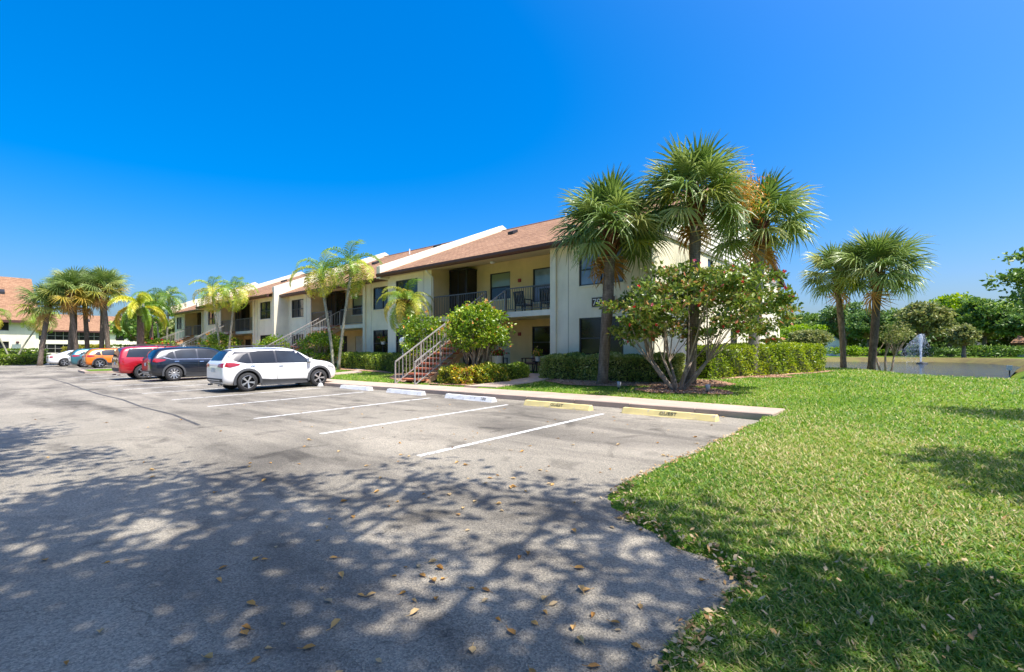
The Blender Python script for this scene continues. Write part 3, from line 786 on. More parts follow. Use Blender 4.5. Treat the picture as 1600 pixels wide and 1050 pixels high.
# ---------------------------------------------------------------- outdoor stairs
def staircase(x0, x1, y0, z0, y1, z1, label, n=16):
    root = empty('staircase', ((x0+x1)/2, y0, z0), 0, label, 'staircase', 'outdoor stairs up to the balconies'); off = Vector(root.location)
    dr, dz = (y1-y0)/n, (z1-z0)/n
    tm = MB(); hw = (x1-x0)/2-.02
    tm.prism([(-hw, 0, -.07), (-hw, -.012, -.05), (-hw, -.012, -.012), (-hw, 0, 0), (-hw, dr+.03, 0), (-hw, dr+.03, -.07)], (2*hw, 0, 0)); tme = recalc(tm.mesh('tread', [TERRA]))
    for k in range(n):
        link('tread', tme, root, (0, k*dr, (k+1)*dz-.004))
    m = MB(); m.box(x0-.05, x1+.05, y0-.35, y0+.05, z0-.15, z0+.0); o = m.build('footing', TERRA, root); o.data.transform(Matrix.Translation(-off))
    for xx in (x0, x1-.05):
        m = MB(); m.prism([(xx, y0+.05, z0-.02), (xx, y0+.38, z0-.02), (xx, y1, z1-.36), (xx, y1, z1-.08)], (.05, 0, 0))
        o = m.build('stringer', STRG, root); recalc(o.data); o.data.transform(Matrix.Translation(-off))
    for xx in (x0+.02, x1-.02):
        railing((xx, y0+.02, z0+.1), (xx, y1-.02, z1+.02), .95, root, False, .2, off=off, postn=4)
    for xx in (x0+.1, x1-.2):
        m = MB(); m.box(xx, xx+.1, y0+(y1-y0)*.62, y0+(y1-y0)*.62+.1, z0, z0+(z1-z0)*.62-.2)
        o = m.build('support_post', STRG, root); o.data.transform(Matrix.Translation(-off))
for (a, b), u, lb in zip(STX, U, ('terracotta outdoor staircase with white rails behind the near hibiscus', 'outdoor staircase behind the white crossover', 'outdoor staircase rising behind the navy crossover', 'farthest outdoor staircase behind the red SUV')):
    y0 = 11.3 if u['Yf'] < 17 else 11.6
    staircase(a, b, y0, gz((a+b)/2, y0-.3), u['Yf']+.0, ZS, lb)

# ---------------------------------------------------------------- foliage builders
def unitv(n):
    v = rng.normal(size=(n, 3)); return v/np.linalg.norm(v, axis=1, keepdims=True)
def leaf_cards(name, P, D, L, W, mat, tint=None, fold=0.25):
    """each leaf a folded diamond of two triangles; P base, D direction, L length, W width"""
    n = len(P)
    S = np.cross(D, unitv(n)); S /= (np.linalg.norm(S, axis=1, keepdims=True)+1e-9)
    Nn = np.cross(S, D)
    mid = P + D*(L*.5)[:, None]
    V = np.stack([P, mid+S*(W*.5)[:, None]+Nn*(W*fold)[:, None], P+D*L[:, None], mid-S*(W*.5)[:, None]+Nn*(W*fold)[:, None]], 1).reshape(-1, 3)
    i = np.arange(n)*4
    F = np.concatenate([np.stack([i, i+1, i+2], 1), np.stack([i, i+2, i+3], 1)])
    t = rng.uniform(0, 1, n) if tint is None else tint
    return npmesh(name, V, F, mat, tint=np.concatenate([t, t]))

G_OAK = leafmat('oak_leaves', [(0, (0.064, 0.120, 0.025)), (.5, (0.140, 0.237, 0.043)), (.85, (0.259, 0.367, 0.064)), (1, (0.431, 0.453, 0.108))], .3)
G_DARK = leafmat('dark_tree_leaves', [(0, (0.062, 0.118, 0.034)), (.6, (0.142, 0.242, 0.056)), (1, (0.282, 0.368, 0.085))], .25)
G_LIME = leafmat('lime_tree_leaves', [(0, (0.112, 0.210, 0.017)), (.5, (0.238, 0.364, 0.028)), (1, (0.420, 0.476, 0.056))], .4)
G_OLIVE = leafmat('olive_tree_leaves', [(0, (0.123, 0.165, 0.041)), (.5, (0.248, 0.279, 0.083)), (1, (0.454, 0.392, 0.165))], .3)
G_HIB = leafmat('hibiscus_leaves', [(0, (0.056, 0.120, 0.013)), (.45, (0.160, 0.272, 0.022)), (.8, (0.352, 0.432, 0.035)), (1, (0.672, 0.608, 0.080))], .3, .3)
G_HEDGE = leafmat('hedge_leaves', [(0, (0.090, 0.160, 0.024)), (.4, (0.220, 0.320, 0.040)), (.75, (0.480, 0.540, 0.070)), (1, (0.700, 0.700, 0.200))], .3, .35)
G_HEDGE2 = leafmat('gable_hedge_leaves', [(0, (0.103, 0.172, 0.021)), (.4, (0.241, 0.328, 0.034)), (.8, (0.483, 0.517, 0.052)), (1, (0.700, 0.690, 0.121))], .35, .35)
G_CROT = leafmat('croton_leaves', [(0, (0.072, 0.144, 0.022)), (.35, (0.216, 0.288, 0.029)), (.6, (0.576, 0.522, 0.054)), (.75, (0.700, 0.360, 0.054)), (.88, (0.450, 0.082, 0.054)), (1, (0.700, 0.700, 0.360))], .25, .35)
G_JAT = leafmat('flowering_shrub_leaves', [(0, (0.06, 0.11, 0.02)), (.45, (0.15, 0.22, 0.035)), (.72, (0.27, 0.30, 0.06)), (.85, (0.40, 0.26, 0.09)), (1, (0.50, 0.20, 0.10))], .3, .3)
F_RED = leafmat('red_petals', [(0, (0.50, 0.015, 0.03)), (1, (0.75, 0.06, 0.06))], .3)
F_ORG = leafmat('orange_petals', [(0, (0.75, 0.26, 0.05)), (.6, (0.85, 0.45, 0.14)), (1, (0.85, 0.6, 0.3))], .35)
F_PINK = leafmat('pink_petals', [(0, (0.7, 0.06, 0.22)), (1, (0.8, 0.25, 0.35))], .35)
TWIG = m_bark('twig_bark', (0.28, 0.22, 0.17), False)

def flowers(name, P, r, mat, parent, npet=5):
    """small five-petal flowers, each facing outwards"""
    n = len(P); ax = unitv(n); ax[:, 2] = abs(ax[:, 2])*.7; ax /= np.linalg.norm(ax, axis=1, keepdims=True)
    u = np.cross(ax, unitv(n)); u /= np.linalg.norm(u, axis=1, keepdims=True); w = np.cross(ax, u)
    PP, DD = [], []
    for k in range(npet):
        a = 2*math.pi*k/npet; d = u*math.cos(a)+w*math.sin(a)+ax*.35
        PP.append(P); DD.append(d/np.linalg.norm(d, axis=1, keepdims=True))
    PP, DD = np.concatenate(PP), np.concatenate(DD)
    o = link(name, leaf_cards(name, PP, DD, np.full(len(PP), r), np.full(len(PP), r*.9), mat, fold=.1), parent)
    o['kind'] = 'stuff'; return o

def crown_tree(name, loc, label, cat, trunk_h, crown_c, crown_r, nclump, nleaf, leaf, mat, trunk_r=.18, nstem=1, bark=None, spread=.3, group=None, clump_r=.22, shell=.45, flat=.75, lift=0.0, flower=None, limbs=True, lean=(0, 0)):
    """trunk(s) > limbs > clumps of leaves; crown_c is relative to loc"""
    root = empty(name, loc, 0, label, cat, group)
    cc = np.array(crown_c, float); cr = np.array(crown_r, float)
    u = unitv(nclump*3); u = u[u[:, 2] > -.75][:nclump]
    rad = rng.uniform(shell, 1.0, len(u))**.7
    C = cc + u*rad[:, None]*cr*(1-clump_r*.5)
    C[:, 2] += rng.normal(0, .05*cr[2], len(C))
    # stems and limbs
    t = MB(); forks = []
    for k in range(nstem):
        a = 2*math.pi*k/max(1, nstem)+.6
        b = Vector((math.cos(a)*trunk_r*.9, math.sin(a)*trunk_r*.9, -.1)) if nstem > 1 else Vector((0, 0, -.1))
        top = Vector((lean[0]+math.cos(a)*spread*cr[0]*(nstem > 1), lean[1]+math.sin(a)*spread*cr[1]*(nstem > 1), trunk_h))
        mid = b.lerp(top, .5)+Vector((random.uniform(-.1, .1), random.uniform(-.1, .1), 0))*trunk_h*.4
        r0 = trunk_r if nstem == 1 else trunk_r*.55
        t.tube([b, b.lerp(mid, .3)+Vector((0, 0, .02)), mid, top], [r0*1.35, r0, r0*.85, r0*.7], 8); forks.append((top, r0*.7))
    t.build('trunk', bark or BARK, root, True)
    if limbs:
        t = MB()
        for c in C[:: max(1, len(C)//45)]:
            c = Vector(c); f, r = min(forks, key=lambda q: (q[0].xy-c.xy).length+random.uniform(0, .6))
            m1 = f.lerp(c, .5)+Vector((random.uniform(-.15, .15), random.uniform(-.15, .15), random.uniform(-.02, .25)))*min(1.0, cr[2]*.5)
            t.tube([f-Vector((0, 0, .05)), m1, c], [r*random.uniform(.45, .75), r*.36, max(.006, r*.1)], 5, cap=False)
        t.build('limb', bark or BARK, root, True)['kind'] = 'stuff'
    # leaves: grouped clumps, drooping outwards
    w = rng.uniform(.5, 1.5, len(C)); idx = rng.choice(len(C), nleaf, p=w/w.sum())
    cs = (clump_r*cr)[None, :]*rng.uniform(.6, 1.25, len(C))[idx][:, None]
    off = unitv(nleaf)*(rng.uniform(0, 1, nleaf)**.5)[:, None]
    off[:, 2] *= flat
    P = C[idx]+off*cs
    D = off*.6+unitv(nleaf)*.7+np.array([0, 0, lift]); D /= np.linalg.norm(D, axis=1, keepdims=True)
    ct = rng.uniform(-.18, .18, len(C))
    tint = np.clip(rng.normal(.45, .2, nleaf)+ct[idx]+.12*off[:, 2], 0, 1)
    L = leaf*rng.uniform(.7, 1.35, nleaf)
    o = link('foliage', leaf_cards('foliage', P, D, L, L*.55, mat, tint), root); o['kind'] = 'stuff'
    if flower:
        for fm, nf, fr in flower:
            k = rng.choice(nleaf, nf); q = P[k]; d = q-cc; q = q+d/np.linalg.norm(d, axis=1, keepdims=True)*clump_r*cr.min()*.5
            flowers('blossom', q, fr, fm, root)
    return root

def hedge(name, path, width, h, label, n, mat, leaf=.06, group='clipped hedges', flower=None, round_=.12, amp=.05):
    """clipped hedge along a path of (x, y): dark twiggy core and a shell of leaves"""
    base = Vector((path[0][0], path[0][1], gz(*path[0])))
    root = empty(name, base, 0, label, 'hedge', group)
    core = MB(); segs = []
    for a, b in zip(path[:-1], path[1:]):
        a, b = Vector(a), Vector(b); d = (b-a); L = d.length; d /= L; nrm = Vector((-d.y, d.x)); segs.append((a, d, nrm, L))
        za = gz(a.x, a.y); w = width/2-.1
        q = [a+nrm*w+d*.08, a-nrm*w+d*.08, b-nrm*w-d*.08, b+nrm*w-d*.08]
        core.prism([(p.x-base.x, p.y-base.y, za-base.z-.02) for p in q], (0, 0, h-.12))
    core.build('twig_core', plain('hedge_core', (0.05, 0.06, 0.02), .95, var=.5, scale=9), root)
    tot = sum(s[3] for s in segs); P = []; N = []
    for a, d, nrm, L in segs:
        k = int(n*L/tot)
        area = np.array([L*h, L*h, L*width, width*h, width*h]); f = rng.choice(5, k, p=area/area.sum())
        s = rng.uniform(0, 1, k)*L; c = rng.uniform(-.5, .5, k)*width; zz = rng.uniform(0, 1, k)*h
        c = np.where(f == 0, width/2, np.where(f == 1, -width/2, c)); zz = np.where(f == 2, h, zz); s = np.where(f == 3, 0, np.where(f == 4, L, s))
        bulge = amp*np.sin(s*3.1+a.x)*np.sin(zz*4+s)+amp*.8*np.sin(s*7.3+zz*6); inn = rng.exponential(.035, k)
        nn = np.zeros((k, 3)); sg = np.where(f == 0, 1, -1)
        side = (f < 2); top = f == 2
        nn[side] = np.outer(sg[side], [nrm.x, nrm.y, 0]); nn[top] = [0, 0, 1]; nn[f == 3] = [-d.x, -d.y, 0]; nn[f == 4] = [d.x, d.y, 0]
        X = a.x+d.x*s+nrm.x*c; Y = a.y+d.y*s+nrm.y*c
        # round the top edges
        er = np.maximum(0, abs(c)/(width/2)-(1-2*round_/width))*np.maximum(0, zz/h-.75)*1.2
        Q = np.stack([X, Y, groundz(X, Y)+zz-er*.35], 1)+nn*(bulge-inn)[:, None]
        P.append(Q); N.append(nn)
    P, N = np.concatenate(P), np.concatenate(N); m = len(P)
    D = N*.55+unitv(m)*.8+np.array([0, 0, .35]); D /= np.linalg.norm(D, axis=1, keepdims=True)
    L = leaf*rng.uniform(.7, 1.4, m)
    pz = np.sin(P[:, 0]*2.1+P[:, 1]*1.3)*.12+np.sin(P[:, 0]*5.2)*.06
    tint = np.clip(rng.normal(.42, .2, m)+pz, 0, 1)
    o = link('foliage', leaf_cards('foliage', P-np.array(base), D, L, L*.62, mat, tint), root); o['kind'] = 'stuff'
    if flower:
        fm, nf, fr = flower; k = rng.choice(m, nf); flowers('blossom', P[k]-np.array(base)+N[k]*.05, fr, fm, root)
    return root

# ---------------------------------------------------------------- palms
G_SAB = leafmat('sabal_fronds', [(0, (0.11, 0.17, 0.035)), (.45, (0.19, 0.27, 0.07)), (.8, (0.29, 0.36, 0.11)), (1, (0.42, 0.42, 0.14))], .25, .35, rand=True)
G_SAB2 = leafmat('yellowing_fronds', [(0, (0.210, 0.266, 0.042)), (.6, (0.420, 0.392, 0.063)), (1, (0.672, 0.462, 0.084))], .3, .4, rand=True)
G_DEAD = leafmat('dry_fronds', [(0, (0.416, 0.221, 0.065)), (1, (0.676, 0.390, 0.130))], .2, .7, rand=True)
G_FEA = leafmat('feather_fronds', [(0, (0.110, 0.202, 0.025)), (.5, (0.239, 0.368, 0.037)), (.85, (0.442, 0.497, 0.055)), (1, (0.699, 0.626, 0.092))], .3, .35, rand=True)
G_FEAY = leafmat('yellow_feather_fronds', [(0, (0.196, 0.238, 0.028)), (.5, (0.378, 0.364, 0.042)), (1, (0.630, 0.476, 0.070))], .3, .35, rand=True)

def fan_mesh(name, mat, nseg=30, size=1.0, pet=.75, droop=.5, seed=0, arc=150):
    """costapalmate fan: petiole, then pleated blade that splits into drooping strips"""
    rd = random.Random(seed); m = MB()
    m.tube([(0, 0, 0), (pet*.5, 0, .05), (pet, 0, .04)], [.028, .018, .013], 5, cap=False)
    for k in range(nseg):
        a = R(-arc+2*arc*k/(nseg-1)); back = abs(a)/R(arc)
        L = size*(1.0-.38*back**1.5)*rd.uniform(.88, 1.06)
        px = pet+.16*(1-back)*size; dirv = Vector((math.cos(a*.78), math.sin(a*.78), .16*math.cos(k*3.14))).normalized()
        side = Vector((-dirv.y, dirv.x, 0)).normalized(); dr = droop*(.7+.6*back)*rd.uniform(.6, 1.4)
        prev = None
        for j, (s, w) in enumerate(((0, .010), (.36, .031), (.68, .017), (1.0, .002))):
            c = Vector((px, 0, .03))+dirv*L*s; c.z += .10*s*size - dr*L*max(0, s-.3)**1.7 - .22*back*s*L
            c.x -= dr*.28*L*max(0, s-.45)**1.5*(1 if dirv.x > 0 else 0)
            wv = side*w*size
            cur = (c-wv+Vector((0, 0, -.012*size if j in (1, 2) else 0)), c+Vector((0, 0, .012*size if j in (1, 2) else 0)), c+wv+Vector((0, 0, -.012*size if j in (1, 2) else 0)))
            if prev:
                m.quad(prev[0], prev[1], cur[1], cur[0]); m.quad(prev[1], prev[2], cur[2], cur[1])
            prev = cur
    return m.mesh(name, [mat])
def feather_mesh(name, mat, L=1.8, nl=46, ll=.42, curve=1.0, bushy=False, seed=0, w=.022, vee=.35):
    """pinnate frond along +X that arches over"""
    rd = random.Random(seed); m = MB(); pts = []
    for k in range(11):
        s = k/10; th = R(58)-R(118)*curve*s**1.15
        pts.append((pts[-1]+Vector((math.cos(th), 0, math.sin(th)))*L/10) if pts else Vector((0, 0, 0)))
    m.tube(pts, [.022*(1-.85*k/10) for k in range(11)], 5, cap=False)
    for k in range(nl):
        s = .13+.87*k/nl; i = min(9, int(s*10)); p = pts[i].lerp(pts[i+1], s*10-i); t = (pts[i+1]-pts[i]).normalized()
        up = Vector((-t.z, 0, t.x)); l = ll*(1-.75*max(0, (s-.45)/.55)**1.6)*(.55+.45*min(1, s/.3))
        sides = ((1, 0), (-1, 0)) if not bushy else ((1, .6), (-1, .6), (1, -.5), (-1, -.5), (.3, 1), (-.3, 1.0))
        for sd, u in sides:
            d = (Vector((0, sd, 0))*rd.uniform(.8, 1.1)+up*(vee+u*.8+rd.uniform(-.15, .15))+t*rd.uniform(.35, .7)).normalized()
            e1 = p+d*l*.55; e2 = p+d*l+Vector((0, 0, -l*rd.uniform(.25, .6)))
            sv = t*w
            m.quad(p-sv*.4, p+sv*.4, e1+sv, e1-sv); m.tri(e1-sv, e1+sv, e2)
    return m.mesh(name, [mat])
FAN = [fan_mesh('frond', G_SAB, 34, .92, .72, .55, 1), fan_mesh('frond', G_SAB, 34, .95, .8, .85, 2), fan_mesh('frond', G_SAB, 34, .9, .75, 1.1, 3)]
FANY = [fan_mesh('frond', G_SAB2, 24, .95, .8, 1.0, 4), fan_mesh('frond', G_SAB2, 24, .9, .8, .7, 5)]
FAND = [fan_mesh('dry_frond', G_DEAD, 18, .8, .6, 1.3, 6)]
FEA = [feather_mesh('frond', G_FEA, 1.75, 34, .5, 1.0, False, 1, .019), feather_mesh('frond', G_FEA, 1.65, 34, .46, 1.15, False, 2, .019)]
FEAY = [feather_mesh('frond', G_FEAY, 1.65, 32, .46, 1.2, False, 3, .019)]
FOX = [feather_mesh('frond', G_FEA, 2.6, 56, .42, 1.0, True, 4, .03), feather_mesh('frond', G_FEAY, 2.6, 56, .42, 1.15, True, 5, .03)]
PYG = [feather_mesh('frond', G_FEA, 1.5, 60, .30, .95, False, 7, .009, .15), feather_mesh('frond', G_FEAY, 1.4, 60, .28, 1.1, False, 8, .009, .15)]

def trunk_path(h, lean, bend=.15, n=9):
    return [Vector((lean[0]*(k/n)**1.3+bend*math.sin(k/n*3.0)*.3, lean[1]*(k/n)**1.3, -.12+(h+.12)*k/n)) for k in range(n+1)]
def sabal(loc, h, label, scale=1.0, nf=40, lean=(0, 0), yellow=.05, dead=3, group='cabbage palms', r=.19, boot=.9, bark=None, flowerstalk=False):
    root = empty('sabal_palm', loc, random.uniform(0, 6.28)*0, label, 'palm tree', group)
    p = trunk_path(h-boot, lean); m = MB(); n = len(p)
    m.tube(p, [r*1.3 if k == 0 else r*(1.02+.08*random.uniform(-1, 1)) for k in range(n)], 14); m.build('trunk', bark or SABT, root, True)
    # boots: criss-crossed old leaf bases
    top = p[-1]; m = MB(); m.tube([top-Vector((0, 0, .1)), top+Vector((0, 0, boot*.4)), top+Vector((0, 0, boot)), top+Vector((0, 0, boot+.35))], [r*1.0, r*1.35, r*1.3, r*.5], 14)
    for k in range(46):
        a = k*2.4; z = boot*(k/46)*1.05-.05; d = Vector((math.cos(a), math.sin(a), 0)); b = top+Vector((0, 0, z))+d*r*1.0
        e = b+d*.16+Vector((0, 0, .28)); m.bar(b, e, .09, .03, up=tuple(d))
    m.build('boots', SABB, root)
    hub = top+Vector((0, 0, boot+.1))
    for k in range(nf):
        f = (k+.5)/nf; el = R(84-108*f**.85+random.uniform(-7, 7)); az = k*2.39996+random.uniform(-.25, .25)
        me = random.choice(FANY) if (f > .62 and random.random() < yellow*3) else FAN[0 if f < .35 else (1 if f < .7 else 2)]
        s = scale*random.uniform(.9, 1.1)*(.85 if f < .1 else 1)
        link('frond', me, root, hub-Vector((0, 0, .38*f)), Euler((random.uniform(-.35, .35), -el, az), 'XYZ'), (s, s, s))
    for k in range(dead):
        link('dry_frond', FAND[0], root, hub-Vector((0, 0, .5)), Euler((0, R(62+random.uniform(-10, 12)), random.uniform(0, 6.28))), (scale,)*3)
    if flowerstalk:
        P = np.array([hub+Vector(flowerstalk)])+rng.normal(0, 1, (900, 3))*np.array([.28, .28, .38]); D = unitv(900)+np.array([0, 0, -.8]); D /= np.linalg.norm(D, axis=1, keepdims=True)
        link('flower_stalk', leaf_cards('flower_stalk', P, D, np.full(900, .16), np.full(900, .03), leafmat('orange_fruit_stalk', [(0, (0.55, 0.22, 0.04)), (1, (0.75, 0.42, 0.10))], .2)), root)
    return root
def feather_palm(loc, h, label, lean=(0, 0), scale=1.0, nf=13, kind=FEA, kind2=FEAY, r=.085, shaft=.75, group='slender feather palms', name='feather_palm', bark=None, elmax=80, elmin=-28, fat=None):
    root = empty(name, loc, 0, label, 'palm tree', group)
    p = trunk_path(h-shaft, lean); m = MB(); n = len(p)
    m.tube(p, [r*1.55 if k == 0 else r*(1.1-.25*k/n) for k in range(n)], 10); m.build('trunk', bark or SABG, root, True)
    top = p[-1]
    if shaft:
        m = MB(); m.tube([top-Vector((0, 0, .03)), top+Vector((0, 0, shaft*.3)), top+Vector((0, 0, shaft)), top+Vector((0, 0, shaft+.1))], [r*.9, r*1.1, r*.65, r*.3], 10); m.build('crownshaft', SHAFT, root, True)
    if fat:
        m = MB(); m.tube([top-Vector((0, 0, .75)), top-Vector((0, 0, .5)), top-Vector((0, 0, .1)), top+Vector((0, 0, .12))], [r*.9, fat, fat*1.05, fat*.4], 12); 
        for k in range(60):
            a = k*2.4; z = -.7+.75*k/60; d = Vector((math.cos(a), math.sin(a), 0)); b = top+Vector((0, 0, z))+d*fat*.8; m.bar(b, b+d*.09+Vector((0, 0, .09)), .035, .02, up=tuple(d))
        m.build('boots', SABB, root)
    hub = top+Vector((0, 0, shaft))
    for k in range(nf):
        f = (k+.5)/nf; el = R(elmax+(elmin-elmax)*f**.9+random.uniform(-6, 6))-R(52); az = k*2.39996+random.uniform(-.2, .2)
        me = random.choice(kind) if f < .6 or random.random() < .5 else random.choice(kind2)
        s = scale*random.uniform(.88, 1.1)
        link('frond', me, root, hub-Vector((0, 0, .05*f)), Euler((random.uniform(-.3, .3), -el, az)), (s, s, s))
    return root

def at(x, y): return (x, y, gz(x, y)-.02)
sabal(at(-8.33, 14.35), 5.3, 'cabbage palm in front of the number sign, left of the flowering shrub', 1.22, 38, (.15, .25), dead=4, r=.175, group='three cabbage palms by the building corner')
sabal(at(-5.7, 15.24), 6.0, 'tallest cabbage palm at the building corner, its trunk behind the flowering shrub', 1.12, 38, (.1, .2), dead=3, r=.165, group='three cabbage palms by the building corner', flowerstalk=(1.15, .75, -.1))
sabal(at(-5.0, 19.5), 5.75, 'cabbage palm beside the gable wall, right of the flowering shrub', 1.28, 34, (.2, .25), dead=3, r=.2, group='three cabbage palms by the building corner', bark=m_bark('grey_palm_bark', (0.34, 0.29, 0.25), True, 5))
sabal(at(-1.95, 26.9), 4.6, 'cabbage palm with dark trunk on the pond bank, right of the pair', 1.2, 38, (.2, .3), dead=2, r=.155, group='palms on the pond bank', bark=m_bark('dark_palm_bark', (0.11, 0.085, 0.07), True, 6))
sabal(at(-3.1, 28.1), 4.7, 'cabbage palm with slimmer grey trunk on the pond bank, left of the pair', 1.05, 30, (-.25, .1), dead=2, r=.125, group='palms on the pond bank')
cl = [(82, 7.2, -.9), (103, 8.4, -.7), (108, 9.0, .1), (113, 8.2, .9), (125, 7.9, .4), (137, 9.0, -.3), (146, 8.6, .7)]
CLL = ['leftmost cabbage palm of the clump, leaning left', 'second cabbage palm of the clump from the left', 'third cabbage palm of the clump, the thin straight one', 'fourth cabbage palm of the clump, leaning right', 'fifth cabbage palm of the clump, low orange-tinged crown', 'sixth cabbage palm of the clump, pale trunk', 'rightmost cabbage palm of the clump']
def ray_at(px, t):
    u = (px-800)/756; s, c = math.sin(R(40.7)), math.cos(R(40.7)); return (t*(-s+c*u), t*(c+s*u))
CLUMP = [(-61.8, 5.4), (-62.0, 7.4), (-64.0, 8.1), (-61.0, 7.9), (-62.8, 8.9), (-61.5, 9.7), (-60.4, 10.1)]
for (px, h, ln), lb, xy in zip(cl, CLL, CLUMP):
    sabal(at(*xy), h-1.3, lb, 1.35, 30, (.4*ln, -1.1*ln*.6), yellow=.3, dead=4, r=.19, group='clump of cabbage palms at the left', boot=.8)
# feather palms in pairs
for x, y, h, ln, sc, lb in ((-26.55, 14.75, 6.0, (-1.1, -.2), 1.25, 'leaning feather palm right of the white crossover, left of the pair'), (-26.2, 14.85, 6.2, (.75, .35), 1.25, 'feather palm right of the white crossover, right of the pair'),
                            (-43.3, 14.3, 6.0, (-.9, -.3), 1.3, 'feather palm above the navy crossover, left of the pair'), (-42.4, 14.5, 6.0, (.5, .3), 1.3, 'feather palm above the navy crossover, right of the pair'),
                            (-57.6, 13.6, 6.2, (-.8, -.2), 1.35, 'feather palm beside the far end of the row, left of the pair'), (-57.0, 13.9, 6.4, (.3, .2), 1.35, 'feather palm beside the far end of the row, right of the pair'),
                            (-80.5, 4.6, 5.4, (-.6, -1.7), 1.5, 'crossing feather palm at the left frame edge'), (-80.5, 5.0, 5.2, (.6, 2.0), 1.5, 'leaning feather palm before the left building sign')):
    feather_palm(at(x, y), h, lb, ln, sc, 15)
feather_palm(at(-52.3, 10.9), 5.0, 'big bushy foxtail palm with yellowing fronds behind the red SUV', (.0, 0), 1.25, 11, [FOX[0]], FOX, r=.28, shaft=.7, group='foxtail palms', name='foxtail_palm', bark=SABT, elmax=76, elmin=-20)
feather_palm(at(-55.5, 12.4), 4.4, 'thin foxtail palm behind the big foxtail palm', (.0, 0), .8, 8, [FOX[0]], FOX, r=.16, shaft=.6, group='foxtail palms', name='foxtail_palm', bark=SABT, elmax=70, elmin=-25)
feather_palm(at(-19.4, 15.0), 3.55, 'small date palm with fine arching fronds left of the stairs', (-.15, -.3), 1.22, 34, PYG, PYG, r=.09, shaft=0, group='date palms', name='pygmy_date_palm', bark=SABB, elmax=80, elmin=-40, fat=.26)

# ---------------------------------------------------------------- shrubs and hedges
crown_tree('flowering_shrub', at(-5.56, 13.96), 'wide multi-stemmed shrub with red blossoms before the building corner', 'shrub', .9, (0.3, .2, 2.38), (2.95, 2.2, 1.5), 200, 12500, .135, G_JAT, .085, 8, TWIG, .30, clump_r=.13, shell=.35, flower=[(F_RED, 95, .06), (F_PINK, 30, .06)])
crown_tree('hibiscus_bush', at(-13.25, 13.3), 'large round hibiscus with orange blossoms in front of the near staircase', 'shrub', .6, (-.1, .1, 2.0), (1.45, 1.35, 1.15), 90, 9500, .12, G_HIB, .16, 4, TWIG, .25, clump_r=.3, shell=.5, group='hibiscus bushes', flower=[(F_ORG, 55, .08)])
crown_tree('hibiscus_bush', at(-17.1, 13.9), 'hibiscus bush behind the near stair rail', 'shrub', .5, (0, 0, 1.75), (1.35, 1.2, 1.15), 60, 5200, .12, G_HIB, .12, 4, TWIG, .25, clump_r=.3, shell=.5, group='hibiscus bushes', flower=[(F_ORG, 30, .09)])
crown_tree('hibiscus_bush', at(-28.6, 14.9), 'round yellow-green bush behind the nose of the white crossover', 'shrub', .4, (0, 0, 1.35), (1.7, 1.3, 1.05), 60, 4600, .13, G_HIB, .12, 4, TWIG, .25, clump_r=.3, shell=.5, group='hibiscus bushes', flower=[(F_ORG, 14, .09)])
crown_tree('hibiscus_bush', at(-35.7, 15.2), 'bush by the stair foot left of the white crossover roof', 'shrub', .4, (0, 0, 1.3), (1.6, 1.2, 1.0), 50, 3600, .14, G_HIB, .12, 4, TWIG, .25, clump_r=.3, shell=.5, group='hibiscus bushes')
crown_tree('hibiscus_bush', at(-44.3, 14.6), 'bush with yellow blossoms between the navy and white crossovers', 'shrub', .4, (0, 0, 1.5), (2.2, 1.5, 1.25), 60, 4600, .16, G_HIB, .12, 4, TWIG, .25, clump_r=.3, shell=.5, group='hibiscus bushes', flower=[(F_ORG, 60, .13)])
crown_tree('hibiscus_bush', at(-54.0, 12.6), 'low red-flowered bush behind the red SUV', 'shrub', .4, (0, 0, 1.3), (3.2, 1.6, 1.1), 60, 3600, .2, G_HIB, .12, 4, TWIG, .25, clump_r=.3, shell=.5, group='hibiscus bushes', flower=[(F_RED, 60, .14)])
hedge('box_hedge', [(-11.35, 15.35), (-9.0, 15.35), (-6.2, 15.75)], .95, .86, 'variegated clipped hedge below the number sign', 17000, leafmat('variegated_leaves', [(0, (0.09, 0.15, 0.03)), (.35, (0.24, 0.30, 0.07)), (.65, (0.46, 0.48, 0.14)), (1, (0.74, 0.70, 0.40))], .35, .35), .08, round_=.2)
hedge('box_hedge', [(-6.2, 17.3), (-4.75, 20.8), (-3.75, 23.75)], 1.1, 1.12, 'clipped yellow-green hedge along the gable wall', 17000, G_HEDGE2, .075)
hedge('croton_hedge', [(-14.0, 12.35), (-12.75, 12.75), (-12.45, 13.9)], .95, .62, 'low croton hedge with yellow and red leaves beside the stairs', 6500, G_CROT, .09, round_=.25, amp=.1)
hedge('box_hedge', [(-12.55, 14.2), (-12.35, 15.0)], .8, .55, 'low rounded hedge at the patio edge', 3200, G_HEDGE, .07, round_=.3)
hedge('box_hedge', [(-22.0, 15.5), (-19.2, 14.8)], .95, .85, 'dark green hedge block left of the near staircase', 5200, leafmat('shade_darkened_hedge_leaves', [(0, (0.056, 0.096, 0.019)), (.5, (0.144, 0.200, 0.032)), (1, (0.352, 0.384, 0.080))], .3), .08)  # hedge leaf colours darkened here to stand for shade
hedge('box_hedge', [(-27.3, 16.1), (-22.3, 15.6)], 1.0, .85, 'bright clipped hedge under the red-flowered window', 9000, G_HEDGE, .08)
hedge('box_hedge', [(-66.5, 3.0), (-66.5, 6.6)], 1.2, .95, 'clipped yellow hedge left of the white sedan', 2600, G_HEDGE, .16)
hedge('box_hedge', [(-83.0, -6), (-83.0, 4.5), (-80.0, 7.2)], 1.4, 1.35, 'dark hedge in front of the left building', 3800, G_HEDGE, .2)
